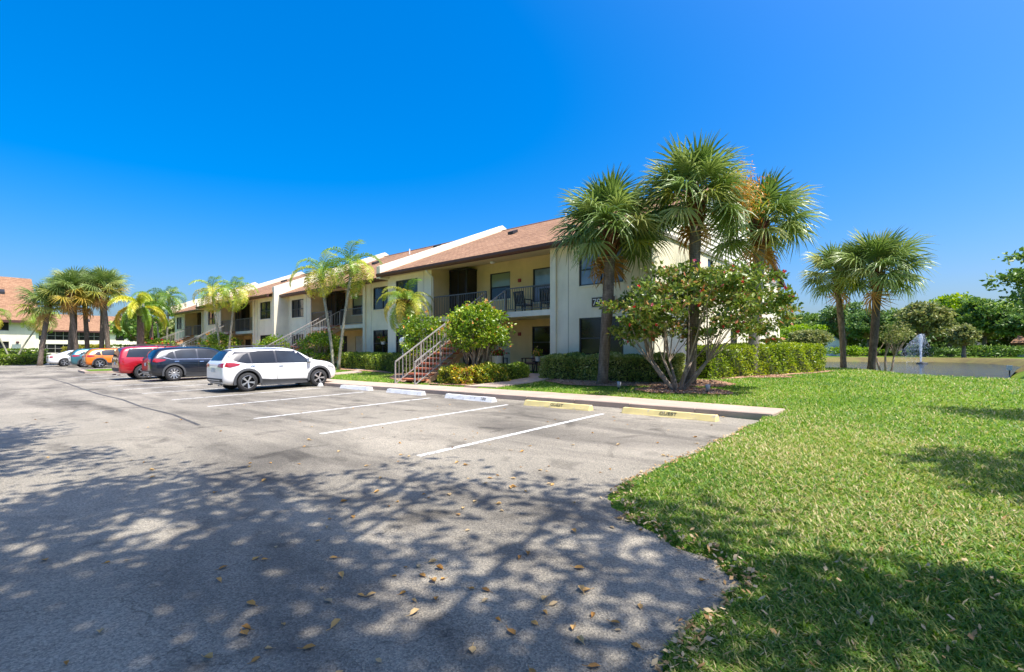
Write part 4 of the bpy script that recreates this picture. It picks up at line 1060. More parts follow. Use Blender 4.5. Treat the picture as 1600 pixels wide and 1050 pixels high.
hedge('box_hedge', [(-72, 8.2), (-72, 11.5)], 1.2, 1.7, 'tall yellow hedge at the foot of the palm clump', 2000, leafmat('yellow_hedge_leaves', [(0, (0.2, 0.2, 0.02)), (1, (0.5, 0.42, 0.05))], .3), .2)
hedge('box_hedge', [(-100, 15), (-100, 34)], 1.5, 1.5, 'long yellow-green hedge before the far screened building', 3000, G_HEDGE2, .3)

# ---------------------------------------------------------------- cars
def car_paint(name, c, metal=0.25):
    return plain(name, c, 0.28, metal, var=0.04, scale=1.0, coat=1.0)
CGLASS = m_glass('car_glass', (0.012, 0.018, 0.026), 0.02)
CLAD = plain('grey_cladding', (0.055, 0.057, 0.062), 0.65, var=0.1)
LENS = plain('red_tail_lens', (0.32, 0.008, 0.012), 0.15, var=0.15, coat=1.0)
LENSW = plain('clear_head_lens', (0.55, 0.56, 0.58), 0.1, 0.4, coat=1.0)
PLATE = plain('licence_plate', (0.55, 0.56, 0.55), 0.5, var=0.25, scale=18)
# station tables: x, bottom, shoulder height, centre height, half width low, half width at roof
ST_CROSS = [(-2.14, .46, .84, .92, .70, .62), (-2.11, .34, .97, 1.05, .82, .72), (-2.02, .27, 1.04, 1.17, .865, .70), (-1.88, .24, 1.07, 1.40, .885, .64), (-1.72, .22, 1.06, 1.545, .89, .60), (-1.2, .21, 1.02, 1.585, .89, .61),
            (-.5, .20, .99, 1.60, .89, .615), (.1, .20, .97, 1.59, .89, .61), (.5, .20, .965, 1.53, .89, .595), (.82, .20, .965, 1.36, .89, .61), (1.08, .20, .965, 1.17, .89, .66), (1.26, .21, .96, 1.07, .885, .72), (1.62, .23, .93, 1.035, .88, .68), (1.90, .25, .87, .97, .85, .62), (2.08, .30, .76, .87, .77, .56), (2.14, .38, .62, .72, .66, .48)]
ST_SUV = [(-2.42, .55, .85, .92, .74, .66), (-2.40, .42, 1.02, 1.12, .86, .76), (-2.34, .36, 1.10, 1.42, .91, .74), (-2.24, .33, 1.12, 1.66, .925, .70), (-2.05, .32, 1.12, 1.75, .93, .69), (-1.4, .31, 1.11, 1.79, .93, .70),
          (-.5, .30, 1.10, 1.80, .93, .71), (.15, .30, 1.09, 1.78, .93, .70), (.5, .30, 1.08, 1.70, .93, .69), (.78, .30, 1.07, 1.47, .93, .70), (1.0, .30, 1.06, 1.24, .93, .74), (1.15, .31, 1.05, 1.13, .925, .76), (1.7, .33, 1.02, 1.09, .92, .70), (2.1, .36, .96, 1.03, .90, .66), (2.34, .42, .84, .92, .84, .6), (2.42, .5, .68, .76, .70, .5)]
ST_SEDAN = [(-2.42, .45, .80, .86, .66, .56), (-2.36, .33, .92, .99, .80, .66), (-2.15, .27, .97, 1.04, .87, .66), (-1.85, .24, .97, 1.08, .89, .60), (-1.5, .22, .95, 1.22, .90, .57), (-1.1, .21, .94, 1.37, .90, .555), (-.6, .20, .93, 1.44, .90, .57),
            (0, .20, .92, 1.45, .90, .58), (.45, .20, .91, 1.38, .90, .57), (.8, .20, .91, 1.20, .90, .60), (1.1, .20, .90, 1.02, .90, .66), (1.3, .21, .89, .95, .89, .70), (1.75, .23, .83, .90, .87, .62), (2.12, .26, .74, .82, .82, .55), (2.36, .32, .62, .70, .70, .48), (2.42, .40, .54, .58, .58, .4)]
def car_body(st, wb, wr, L, W, H, paint, clad):
    x0 = st[0][0]; k = L/(2*abs(x0)); Hm = max(s[3] for s in st); kw = W/2/max(s[4] for s in st); kh = H/Hm
    bm = bmesh.new(); rows = []
    for x, zb, zs, zt, w, wt in st:
        x *= k; zb *= kh; zs *= kh; zt *= kh; w *= kw; wt *= kw; g = zt-zs
        half = [(0, zb), (w*.80, zb), (w*.96, zb+.07), (w, zb+(zs-zb)*.45), (w*.985, zb+(zs-zb)*.80), (w*.945, zs), (wt+(w*.93-wt)*.52, zs+g*.45), (wt*1.0, zt-min(.10, g*.3)), (wt*.82, zt-min(.03, g*.1)), (0, zt)]
        rows.append([bm.verts.new((x, -y, z)) for y, z in half]+[bm.verts.new((x, y, z)) for y, z in half[-2:0:-1]])
    n = len(rows[0])
    for a, b in zip(rows[:-1], rows[1:]):
        for i in range(n): bm.faces.new((a[i], a[(i+1) % n], b[(i+1) % n], b[i]))
    bm.faces.new(rows[0][::-1]); bm.faces.new(rows[-1])
    bmesh.ops.recalc_face_normals(bm, faces=bm.faces)
    me = bpy.data.meshes.new('body'); bm.to_mesh(me); bm.free()
    me.materials.append(paint)
    o = bpy.data.objects.new('tmp', me); col.objects.link(o)
    sb = o.modifiers.new('s', 'SUBSURF'); sb.levels = sb.render_levels = 2
    cuts = []
    for ax in (-wb/2, wb/2):
        for sd in (-1, 1):
            c = MB(); c.lathe([(0, -.2), (wr+.065, -.2), (wr+.065, .2), (0, .2)], 28, axis='Y', c=(ax, sd*(W/2-.1), wr+.01)); cm = recalc(c.mesh('cut', [BLACK]))
            bm2 = bmesh.new(); bm2.from_mesh(cm); bmesh.ops.remove_doubles(bm2, verts=bm2.verts, dist=1e-4); bmesh.ops.recalc_face_normals(bm2, faces=bm2.faces); bm2.to_mesh(cm); bm2.free()
            co = bpy.data.objects.new('cut', cm); col.objects.link(co); cuts.append(co)
            b = o.modifiers.new('b', 'BOOLEAN'); b.object = co; b.operation = 'DIFFERENCE'; b.solver = 'EXACT'
            try: b.material_mode = 'TRANSFER'
            except Exception: pass
    dg = bpy.context.evaluated_depsgraph_get(); dg.update()
    out = bpy.data.meshes.new_from_object(o.evaluated_get(dg)); out.name = 'body'
    for c in cuts: bpy.data.objects.remove(c)
    bpy.data.objects.remove(o)
    for p in out.polygons: p.use_smooth = p.material_index == 0
    return out
def bvh_of(me):
    bm = bmesh.new(); bm.from_mesh(me); t = BVHTree.FromBMesh(bm); bm.free(); return t
def decal(bvh, poly, axis, off, step=.09):
    """polygon in side view (x, z; axis 'R'/'L') or end view (y, z; axis 'B'/'F') wrapped onto the body"""
    bm = bmesh.new(); f = bm.faces.new([bm.verts.new((a, b, 0)) for a, b in poly])
    for ax in (0, 1):
        vals = [p[ax] for p in poly]; k = min(vals)+step
        while k < max(vals)-1e-4:
            co = [0, 0, 0]; co[ax] = k; no = [0, 0, 0]; no[ax] = 1
            bmesh.ops.bisect_plane(bm, geom=bm.verts[:]+bm.edges[:]+bm.faces[:], plane_co=co, plane_no=no); k += step
    d = {'R': Vector((0, 1, 0)), 'L': Vector((0, -1, 0)), 'B': Vector((1, 0, 0)), 'F': Vector((-1, 0, 0)), 'T': Vector((0, 0, -1))}[axis]
    for v in bm.verts:
        a, b = v.co.x, v.co.y
        o = Vector((a, -d.y*4, b)) if axis in 'RL' else (Vector((-d.x*5, a, b)) if axis in 'BF' else Vector((a, b, 5)))
        h = bvh.ray_cast(o, d)
        v.co = h[0]-d*off if h[0] is not None else o+d*(4-.85 if axis in 'RL' else 3)
    bmesh.ops.recalc_face_normals(bm, faces=bm.faces)
    if sum((f.normal.dot(-d)) for f in bm.faces) < 0: bmesh.ops.reverse_faces(bm, faces=bm.faces)
    me = bpy.data.meshes.new('decal'); bm.to_mesh(me); bm.free()
    for p in me.polygons: p.use_smooth = True
    return me
def wheel_meshes(wr, spokes, dark=False, split=True):
    t = MB(); w = .11
    t.lathe([(wr*.66, -w), (wr*.88, -w), (wr*.97, -w*.8), (wr, -w*.5), (wr, w*.5), (wr*.97, w*.8), (wr*.88, w), (wr*.66, w)], 32, axis='Y'); tm = t.mesh('tyre', [TYRE], True)
    r = MB(); r.lathe([(wr*.70, -w*.9), (wr*.66, -w*.95), (wr*.62, -w*.75), (wr*.60, w*.2), (0, w*.2)], 32, 1, axis='Y')
    r.lathe([(wr*.705, -w*.92), (wr*.64, -w*1.0), (wr*.62, -w*.7)], 32, 0, axis='Y')
    for k in range(spokes):
        a = 2*math.pi*k/spokes
        for da in ((-.11, .11) if split else (0,)):
            p = Vector((math.cos(a)*wr*.10, -w*.72, math.sin(a)*wr*.10)); q = Vector((math.cos(a+da)*wr*.655, -w*.86, math.sin(a+da)*wr*.655))
            r.bar(p, q, .028 if split else .055, .02, up=(0, 1, 0))
    r.lathe([(0, -w*.9), (wr*.12, -w*.88), (wr*.16, -w*.7)], 16, 0, axis='Y')
    return tm, r.mesh('rim', [ALLOY, BLACK])
def car(name, x, y, label, paint, st, L, W, H, wb, wr, side, cladding=False, roofmat=None, rear=None, spokes=5, split=True, rails=False, tail=None, lowclad=True, plate=True, beltz=1.0, archmat=None, rz=90, pillar=None):
    root = empty(name, (x, y, lz(x, y)), R(rz), label, 'car', 'cars parked nose-in to the kerb')
    # the lot slopes a little towards the building
    root.rotation_euler = (0, -math.atan(.02), R(rz))
    me = car_body(st, wb, wr, L, W, H, paint, cladding); bv = bvh_of(me)
    body = link('body', me, root)
    def add(nm, poly, ax, off, mat, parent=root):
        m = decal(bv, poly, ax, off); m.name = nm; m.materials.append(mat); return link(nm, m, parent)
    for ax in 'RL':
        if pillar: add('pillar_trim', side['band'], ax, .004, pillar)
        for nm, poly in side['win']: add(nm, poly, ax, .009, CGLASS)
        for poly in side.get('chrome', []): add('chrome_strip', poly, ax, .012, CHROME)
        for (hx, hz) in side['handles']: add('door_handle', [(hx-.09, hz), (hx+.09, hz), (hx+.09, hz+.03), (hx-.09, hz+.03)], ax, .022, side.get('hm', paint))
        for poly in side['seams']: add('door_seam', poly, ax, .003, BLACK)
        if cladding:
            sg = -1 if ax == 'R' else 1
            for axx in (-wb/2, wb/2):
                m = MB(); arc = [R(a) for a in range(-12, 193, 12)]; r0, r1 = wr+.055, wr+.135
                for a, b in zip(arc[:-1], arc[1:]):
                    q = [(axx+rr*math.cos(t), wr+.01+rr*math.sin(t)) for rr, t in ((r0, a), (r1, a), (r1, b), (r0, b))]
                    ya, yb = sg*(W/2-.10), sg*(W/2+.012)
                    m.quad(*[(x_, yb-sg*(.012 if i_ in (1, 2) else 0), z_) for i_, (x_, z_) in enumerate(q)]); m.quad((q[1][0], yb-sg*.012, q[1][1]), (q[1][0], ya, q[1][1]), (q[2][0], ya, q[2][1]), (q[2][0], yb-sg*.012, q[2][1])); m.quad((q[0][0], yb, q[0][1]), (q[3][0], yb, q[3][1]), (q[3][0], ya, q[3][1]), (q[0][0], ya, q[0][1]))
                o = m.build('arch_cladding', CLAD, root, False)
            add('sill_cladding', side['sill'], ax, .022, CLAD)
        for nm, poly, mt in side.get('lamps', []): add(nm, poly, ax, .012, mt)
    for nm, poly, mt in rear: add(nm, poly, 'B', .012, mt)
    add('windscreen', side['wind'], 'F', .009, CGLASS)
    add('grille', [(-.45, .48), (.45, .48), (.5, .62), (-.5, .62)], 'F', .012, BLACK)
    if roofmat: add('roof_panel', side['roof'], 'T', .007, roofmat)
    for sd in (-1, 1):
        mx, mz = side['mirror']
        m = MB(); m.prism([(mx-.07, sd*(W/2-.06), mz-.0), (mx+.09, sd*(W/2-.06), mz), (mx+.05, sd*(W/2+.12), mz+.02), (mx-.07, sd*(W/2+.14), mz+.02)], (0, 0, .14)); o = m.build('mirror', roofmat or paint, root); recalc(o.data)
        if rails:
            m = MB(); zr = H*.985; m.tube([(-L*.36, sd*W*.33, zr-.02), (-L*.34, sd*W*.335, zr+.045), (0.05, sd*W*.345, zr+.06), (.28, sd*W*.335, zr-.03)], .02, 6); m.build('roof_rail', BLACK, root, True)
    tm, rm = wheel_meshes(wr, spokes, split=split)
    for axx in (-wb/2, wb/2):
        for sd in (-1, 1):
            w = link('wheel', None, root, (axx, sd*(W/2-.125), wr), (random.uniform(0, 1)*0, 0, 0 if sd < 0 else math.pi))
            link('tyre', tm, w); link('rim', rm, w, None, (0, random.uniform(0, 6), 0))
    m = MB(); m.box(-wb/2+.3, wb/2-.3, -W*.36, W*.36, .2, .32); m.build('underbody', BLACK, root)
    for sd in (-1, 1):
        m = MB(); m.lathe([(.03, -.14), (.034, .0), (.028, .0), (.025, -.13)], 10, axis='X', c=(-L/2+.12, sd*.5, .26)); m.build('exhaust_tip', CHROME, root)
    return root
def side_cross(L, H, wb, wr):
    k = L/4.28; h = H/1.6
    S = lambda pts: [(a*k, b*h) for a, b in pts]
    return dict(win=[('quarter_window', S([(-1.62, 1.09), (-1.36, 1.03), (-1.2, 1.02), (-1.25, 1.38), (-1.42, 1.30)])), ('rear_door_window', S([(-1.14, 1.015), (-.34, .995), (-.34, 1.46), (-.9, 1.445), (-1.18, 1.39)])), ('front_door_window', S([(-.27, .992), (.92, .985), (.55, 1.30), (.30, 1.425), (-.27, 1.46)]))],
                band=S([(-1.93, 1.20), (-1.62, 1.06), (-1.34, 1.0), (1.05, .965), (.64, 1.36), (.36, 1.49), (-.4, 1.545), (-1.2, 1.53), (-1.72, 1.47)]),
                handles=S([(-1.15, .90), (-.16, .86)]), seams=[S([(-.30, .34), (-.288, .34), (-.288, .95), (-.30, .95)]), S([(-1.03, .62), (-1.018, .62), (-1.16, .98), (-1.172, .98)]), S([(.86, .34), (.872, .34), (.872, .93), (.86, .93)])],
                sill=[(-wb/2+wr+.1, .19), (wb/2-wr-.1, .19), (wb/2-wr-.1, .34), (wb/2-wr-.45, .36), (-wb/2+wr+.45, .40), (-wb/2+wr+.1, .44)],
                lamps=[('tail_lamp', S([(-2.06, .92), (-1.9, .88), (-1.62, .94), (-1.55, 1.0), (-1.78, 1.04), (-2.0, 1.06)]), LENS), ('head_lamp', S([(1.66, .78), (1.98, .70), (1.99, .77), (1.72, .855)]), LENSW)],
                wind=[(-.58*1, 1.08*h), (.58, 1.08*h), (.5, 1.46*h), (-.5, 1.46*h)], roof=S([(-1.6, -.5), (.45, -.48), (.45, .48), (-1.6, .5)]), mirror=(.92*k, .98*h))
def rear_cross(H, clad=True):
    h = H/1.6; S = lambda pts: [(a, b*h) for a, b in pts]
    r = [('rear_window', S([(-.55, 1.13), (.55, 1.13), (.46, 1.44), (-.46, 1.44)]), CGLASS), ('spoiler', S([(-.5, 1.45), (.5, 1.45), (.48, 1.49), (-.48, 1.49)]), BLACK), ('licence_plate', S([(-.16, .72), (.16, .72), (.16, .87), (-.16, .87)]), PLATE),
         ('tail_lamp', S([(.42, .90), (.8, .88), (.78, 1.04), (.45, 1.0)]), LENS), ('tail_lamp', S([(-.8, .88), (-.42, .90), (-.45, 1.0), (-.78, 1.04)]), LENS)]
    if clad: r += [('rear_bumper_cladding', S([(-.72, .30), (.72, .30), (.76, .50), (-.76, .50)]), CLAD), ('skid_plate', S([(-.5, .33), (.5, .33), (.56, .45), (-.56, .45)]), plain('silver_skid_plate', (0.55, 0.55, 0.56), 0.4, 0.5))]
    return r
WHITEP = car_paint('pearl_white_paint', (0.80, 0.79, 0.77), 0.0); NAVY = car_paint('navy_paint', (0.006, 0.011, 0.022), 0.3); REDC = car_paint('cherry_red_paint', (0.40, 0.008, 0.018), 0.15)
ORAN = car_paint('orange_paint', (0.78, 0.19, 0.008), 0.1); TEAL = car_paint('teal_paint', (0.035, 0.16, 0.20), 0.3); BLKP = car_paint('black_roof_paint', (0.012, 0.012, 0.014), 0.2)
sc_ = side_cross(4.3, 1.6, 2.65, .345)
car('parked_car', -19.2, 8.26, 'white crossover with black roof pillars parked nearest', WHITEP, ST_CROSS, 4.3, 1.77, 1.6, 2.65, .345, dict(sc_, hm=CHROME), True, None, rear_cross(1.6), 5, True, True, pillar=BLKP)
sn = side_cross(4.58, 1.68, 2.7, .36); sn['hm'] = CHROME
sn['chrome'] = [[(a*4.58/4.28, b*1.05) for a, b in q] for q in ([(-1.66, 1.10), (-1.36, 1.005), (.95, .965), (.95, .985), (-1.34, 1.022), (-1.62, 1.105)],)]
car('parked_car', -28.55, 8.45, 'dark navy crossover parked between the white one and the red SUV', NAVY, ST_CROSS, 4.58, 1.84, 1.68, 2.7, .36, sn, True, None, rear_cross(1.68), 10, False, True)
ss = dict(win=[('cargo_window', [(-2.12, 1.17), (-1.02, 1.14), (-1.02, 1.60), (-1.98, 1.60)]), ('rear_door_window', [(-.94, 1.14), (-.10, 1.125), (-.10, 1.63), (-.94, 1.61)]), ('front_door_window', [(-.02, 1.12), (.86, 1.10), (.5, 1.52), (.25, 1.63), (-.02, 1.64)])], handles=[(-.8, 1.0), (.1, 1.0)], hm=REDC,
          seams=[[(-.06, .42), (-.045, .42), (-.045, 1.1), (-.06, 1.1)], [(-.99, .80), (-.975, .80), (-.975, 1.1), (-.99, 1.1)], [(.90, .42), (.915, .42), (.915, 1.08), (.90, 1.08)]], sill=[(-.9, .30), (.9, .30), (.9, .40), (-.9, .40)], lamps=[('tail_lamp', [(-2.40, .82), (-2.22, .82), (-2.20, 1.12), (-2.36, 1.12)], LENS), ('head_lamp', [(2.05, .82), (2.32, .80), (2.32, .93), (2.05, .98)], LENSW)],
          wind=[(-.62, 1.2), (.62, 1.2), (.56, 1.62), (-.56, 1.62)], roof=[(-2, -.5), (.3, -.5), (.3, .5), (-2, .5)], mirror=(.85, 1.1))
rs_ = [('rear_window', [(-.6, 1.2), (.6, 1.2), (.55, 1.6), (-.55, 1.6)], CGLASS), ('licence_plate', [(-.17, .78), (.17, .78), (.17, .93), (-.17, .93)], PLATE), ('tail_lamp', [(.66, .82), (.86, .82), (.84, 1.15), (.68, 1.15)], LENS), ('tail_lamp', [(-.86, .82), (-.66, .82), (-.68, 1.15), (-.84, 1.15)], LENS), ('chrome_strip', [(-.3, 1.05), (.3, 1.05), (.3, 1.09), (-.3, 1.09)], CHROME), ('rear_bumper_cladding', [(-.7, .45), (.7, .45), (.75, .62), (-.75, .62)], CLAD)]
car('parked_car', -31.5, 7.95, 'red boxy SUV with black roof rails beside the navy crossover', REDC, ST_SUV, 4.85, 1.88, 1.77, 2.87, .375, ss, False, None, rs_, 5, False, True)
so1 = side_cross(4.38, 1.59, 2.65, .345)
car('parked_car', -50.6, 9.1, 'orange crossover beyond the red SUV', ORAN, ST_CROSS, 4.38, 1.83, 1.59, 2.65, .345, so1, True, None, rear_cross(1.59), 5, False, False)
car('parked_car', -53.7, 8.6, 'teal crossover between the orange one and the white sedan', TEAL, ST_CROSS, 4.3, 1.8, 1.58, 2.6, .34, side_cross(4.3, 1.58, 2.6, .34), True, None, rear_cross(1.58), 7, False, False)
sd_ = dict(win=[('rear_door_window', [(-1.35, .99), (-.36, .97), (-.36, 1.33), (-.95, 1.28)]), ('front_door_window', [(-.28, .965), (.95, .95), (.5, 1.22), (.2, 1.33), (-.28, 1.345)])], handles=[(-1.0, .85), (-.05, .83)], hm=WHITEP, seams=[[(-.32, .3), (-.305, .3), (-.305, .95), (-.32, .95)]], sill=[(-1, .2), (1, .2), (1, .25), (-1, .25)], lamps=[('tail_lamp', [(-2.34, .76), (-2.12, .78), (-2.1, .92), (-2.3, .92)], LENS), ('head_lamp', [(1.95, .66), (2.25, .6), (2.25, .7), (1.98, .76)], LENSW)],
           wind=[(-.56, .98), (.56, .98), (.48, 1.33), (-.48, 1.33)], roof=[(-1, -.4), (.3, -.4), (.3, .4), (-1, .4)], mirror=(.9, .95))
rd_ = [('rear_window', [(-.5, 1.08), (.5, 1.08), (.44, 1.34), (-.44, 1.34)], CGLASS), ('licence_plate', [(-.16, .62), (.16, .62), (.16, .76), (-.16, .76)], PLATE), ('tail_lamp', [(.4, .74), (.76, .74), (.74, .92), (.42, .9)], LENS), ('tail_lamp', [(-.76, .74), (-.4, .74), (-.42, .9), (-.74, .92)], LENS)]
car('parked_car', -57.6, 7.9, 'white sedan, the farthest parked car at the left', WHITEP, ST_SEDAN, 4.85, 1.85, 1.47, 2.75, .33, sd_, False, None, rd_, 5, False, False)

# ---------------------------------------------------------------- small fixtures
def globe_lamp(x, y, label):
    r = empty('globe_lamp', at(x, y), 0, label, 'lamp', 'white globe lamps')
    h = 2.05-gz(x, y)+.02
    m = MB(); m.tube([(0, 0, 0), (0, 0, .1), (0, 0, .12), (0, 0, h-.2)], [.09, .08, .04, .04], 10); m.build('post', RAILM, r, True)
    m = MB(); m.lathe([(.005, h-.2)]+[(.175*math.sin(R(a)), h-.175*math.cos(R(a))) for a in range(15, 180, 15)]+[(.003, h+.175)], 20); m.build('globe', plain('opal_globe', (0.86, 0.86, 0.84), 0.25, var=.02), r, True)
globe_lamp(-17.9, 13.3, 'white globe lamp behind the near stair rail'); globe_lamp(-36.6, 14.6, 'white globe lamp above the white crossover roof'); globe_lamp(-51.0, 13.8, 'white globe lamp above the red SUV roof')
def path_light(x, y, label, h=.42):
    r = empty('path_light', at(x, y), 0, label, 'garden light', 'garden path lights')
    m = MB(); m.tube([(0, 0, 0), (0, 0, h-.1)], .018, 8); m.build('stake', BLACK, r)
    m = MB(); m.lathe([(.05, h-.2), (.055, h-.06), (.03, h-.05)], 12); m.build('lens', RAILM, r, True)
    m = MB(); m.lathe([(.13, h-.07), (.12, h-.05), (.04, h), (.003, h+.01)], 14); m.build('cap', plain('bronze_cap', (0.25, 0.2, 0.15), 0.5), r, True)
path_light(-5.25, 19.0, 'mushroom path light beside the right palm trunk', .5)
def stake_light(x, y, label):
    r = empty('stake_spotlight', at(x, y), 0, label, 'garden light', 'small grey spotlights')
    m = MB(); m.tube([(0, 0, 0), (0, 0, .1)], .02, 8); m.build('stake', BLACK, r)
    m = MB(); m.tube([(0, 0, .08), (.0, .03, .25)], [.05, .065], 12); m.build('housing', plain('grey_housing', (0.36, 0.34, 0.33), 0.6), r, True)
stake_light(-7.15, 13.3, 'grey stake spotlight left of the flowering shrub'); stake_light(-4.6, 13.6, 'grey stake spotlight right of the flowering shrub stems')

def chair(name, loc, rz, label, frame, cushion, slats=False, group='porch chairs'):
    r = empty(name, loc, rz, label, 'chair', group)
    for sx in (-1, 1):
        for y0, z1 in ((-.26, .66), (.26, .66)):
            m = MB(); m.bar((sx*.29, y0, 0), (sx*.29, y0, z1 if y0 < 0 else .42), .045, .045); m.build('leg', frame, r)
        m = MB(); m.box(sx*.29-.035, sx*.29+.035, -.3, .3, .64, .675); m.build('armrest', frame, r)
        m = MB(); m.bar((sx*.29, .26, .42), (sx*.27, .40, 1.02), .045, .045); m.build('back_post', frame, r)
    m = MB(); m.box(-.28, .28, -.28, .28, .38, .42); m.build('seat', frame, r)
    for k in range(5):
        m = MB(); xx = -.2+.1*k; m.bar((xx, .28, .44), (xx*.95, .385, .99), .06, .02, up=(0, 1, 0)); m.build('back_slat', frame, r)
    m = MB(); m.bar((-.28, .395, 1.0), (.28, .395, 1.0), .05, .06); m.build('back_rail', frame, r)
    if cushion:
        m = MB(); m.box(-.25, .25, -.27, .24, .425, .49); m.build('cushion', cushion, r)
        m = MB(); m.prism([(-.22, .22, .52), (.22, .22, .52), (.22, .33, .85), (-.22, .33, .85)], (0, -.06, .02)); o = m.build('back_cushion', cushion, r); recalc(o.data)
WOODD = plain('dark_wood', (0.055, 0.02, 0.018), 0.5); WICK = plain('wicker', (0.16, 0.10, 0.07), 0.8, var=.35, scale=60); CUSH = plain('rust_cushion', (0.36, 0.22, 0.17), 0.9)
chair('patio_chair', (-14.0, 17.5, Z0), R(-35), 'dark wooden armchair with rust cushion on the patio', WOODD, CUSH)
chair('patio_chair', (-12.2, 17.8, Z0), R(-20), 'wicker armchair by the patio column', WICK, CUSH)
chair('patio_chair', (-15.4, 17.0, Z0), R(60), 'dark armchair half hidden behind the hibiscus', BLACK, None)
GREYC = plain('pale_grey_seat', (0.5, 0.5, 0.48), 0.7)
chair('balcony_chair', (-14.5, 17.7, ZS), R(180), 'black balcony chair left of the other one', BLACK, GREYC)
chair('balcony_chair', (-12.9, 17.6, ZS), R(180), 'black balcony chair next to the column', BLACK, GREYC)
def flower_pot(loc, label, fm, pr, ph, table=None):
    r = empty('flower_pot', loc, 0, label, 'plant pot', 'potted flowers')
    m = MB(); m.lathe([(0, 0), (pr*.7, 0), (pr*.75, ph*.1), (pr, ph*.95), (pr*1.08, ph), (pr*.9, ph), (pr*.85, ph*.9), (0, ph*.88)], 16); m.build('pot', WHITE, r, True)
    P = np.array([0, 0, ph+.1])+rng.normal(0, 1, (160, 3))*np.array([pr*.7, pr*.7, .07]); D = unitv(160)+np.array([0, 0, .6]); D /= np.linalg.norm(D, axis=1, keepdims=True)
    link('leaves', leaf_cards('leaves', P, D, np.full(160, .12), np.full(160, .06), G_HIB), r)['kind'] = 'stuff'
    flowers('blossom', P[:34]+np.array([0, 0, .07]), .06, fm, r)
t = empty('side_table', (-13.05, 16.9, Z0), 0, 'small plant table with flowers on the patio', 'table')
m = MB(); m.lathe([(0, .5), (.24, .5), (.25, .53), (0, .535)], 18); m.build('table_top', BLACK, t)
for k in range(3):
    a = k*2.094; m = MB(); m.bar((.2*math.cos(a), .2*math.sin(a), 0), (.1*math.cos(a), .1*math.sin(a), .5), .03, .03); m.build('leg', BLACK, t)
flower_pot((-13.05, 16.9, Z0+.54), 'white pot of orange flowers on the patio table', F_ORG, .12, .22)
flower_pot((-15.0, 16.4, Z0+.02), 'tall pot of red flowers behind the hibiscus', F_RED, .25, .75)
flower_pot((-24.7, 16.9, 2.0), 'red flowers hanging at the window of the second block', F_RED, .14, .2)

# ---------------------------------------------------------------- neighbouring buildings
def far_building(name, loc, rz, label, W, D, zw, zr, sc, bays, stext=None):
    """two-storey block; local x along the front, front faces local -y"""
    r = empty(name, loc, rz, label, 'building')
    m = MB(); wall_face(m, -W/2, W/2, 0, zw, 0, [b[:4] for b in bays], .4)
    m.quad((-W/2, 0, 0), (-W/2, 0, zw), (-W/2, D, zw), (-W/2, D, 0)); m.quad((W/2, 0, 0), (W/2, D, 0), (W/2, D, zw), (W/2, 0, zw)); m.quad((-W/2, D, 0), (-W/2, D, zw), (W/2, D, zw), (W/2, D, 0)); m.build('wall', WALL, r)
    for sx in (-1, 1):
        m = MB(); m.tri((sx*W/2, 0, zw), (sx*W/2, D, zw), (sx*W/2, D/2, zr)); m.build('gable', WALL, r)
    for sy in (-1, 1):
        m = MB(); y0 = D/2+sy*(D/2+.7); zz = zw-.7*(zr-zw)/(D/2)
        m.prism([(-W/2-.4, y0, zz), (W/2+.4, y0, zz), (W/2+.4, D/2, zr), (-W/2-.4, D/2, zr)], (0, 0, .15)); o = m.build('roof', SHIN, r); recalc(o.data)
        ul = o.data.uv_layers.new(name='UVMap')
        for lp in o.data.loops: c = o.data.vertices[lp.vertex_index].co; ul.data[lp.index].uv = (c.x, c.y*1.1)
        m = MB(); m.box(-W/2-.4, W/2+.4, y0-.06, y0+.06, zz-.2, zz+.1); m.build('fascia', BROWN, r)
    for a, b, c, d, kind in bays:
        f = MB(); n = max(1, round((b-a)/1.3))
        f.box(a, b, .1, .2, c, c+.08); f.box(a, b, .1, .2, d-.08, d)
        for k in range(n+1): xx = a+(b-a)*k/n; f.box(max(a, xx-.04), min(b, xx+.04), .1, .2, c+.08, d-.08)
        if d-c > 1.6: f.box(a, b, .095, .205, c+.9, c+.98)
        fo = f.build('window', FRAME if kind == 'w' else RAILM, r)
        p = MB(); p.quad((a, .22, c), (b, .22, c), (b, .22, d), (a, .22, d)); p.build('pane', DGLASS if kind == 's' else GLASS, fo)
    for fx in (-.3, .12, .38):
        m = MB(); vx = fx*W; vy = D*.28; vz = zw+(zr-zw)*.56; m.prism([(vx-.4, vy-.3, vz), (vx+.4, vy-.3, vz), (vx+.4, vy+.4, vz+.4), (vx-.4, vy+.4, vz+.4)], (0, 0, .3)); o = m.build('roof_vent', BLACK, r); recalc(o.data)
    return r
lbz = gz(-88, 2)-.1
far_building('apartment_building', (-88.0, -4.7, lbz), R(90), 'cream two-storey building cut by the left frame edge', 24, 20, 5.55, 11.6, 1, [(4.0, 9.6, .9, 2.55, 'w'), (-6, 2, .9, 2.55, 'w'), (-2, 9.6, 3.9, 5.35, 's'), (-10, -4, 3.9, 5.35, 's')])
sign('number_sign', (-87.93, 2.6, lbz+3.35), R(90), 2.0, .62, '7888', .62, 'small dark number sign on the left building')
r = empty('meter_box', (-87.9, 5.6, lbz+1.25), R(90), 'grey utility meter box on the wall of the left building', 'utility box')
m = MB(); m.box(-.45, .35, -.2, -.02, 0, .95); m.build('cabinet', plain('grey_green_cabinet', (0.22, 0.27, 0.26), .5), r)
m = MB(); m.lathe([(0, -.3), (.14, -.28), (.16, -.02)], 14, axis='Y', c=(.05, 0, 1.2)); m.build('meter', plain('maroon_meter', (0.10, 0.03, 0.035), .4), r, True)
bz = gz(-139, 30)-.2
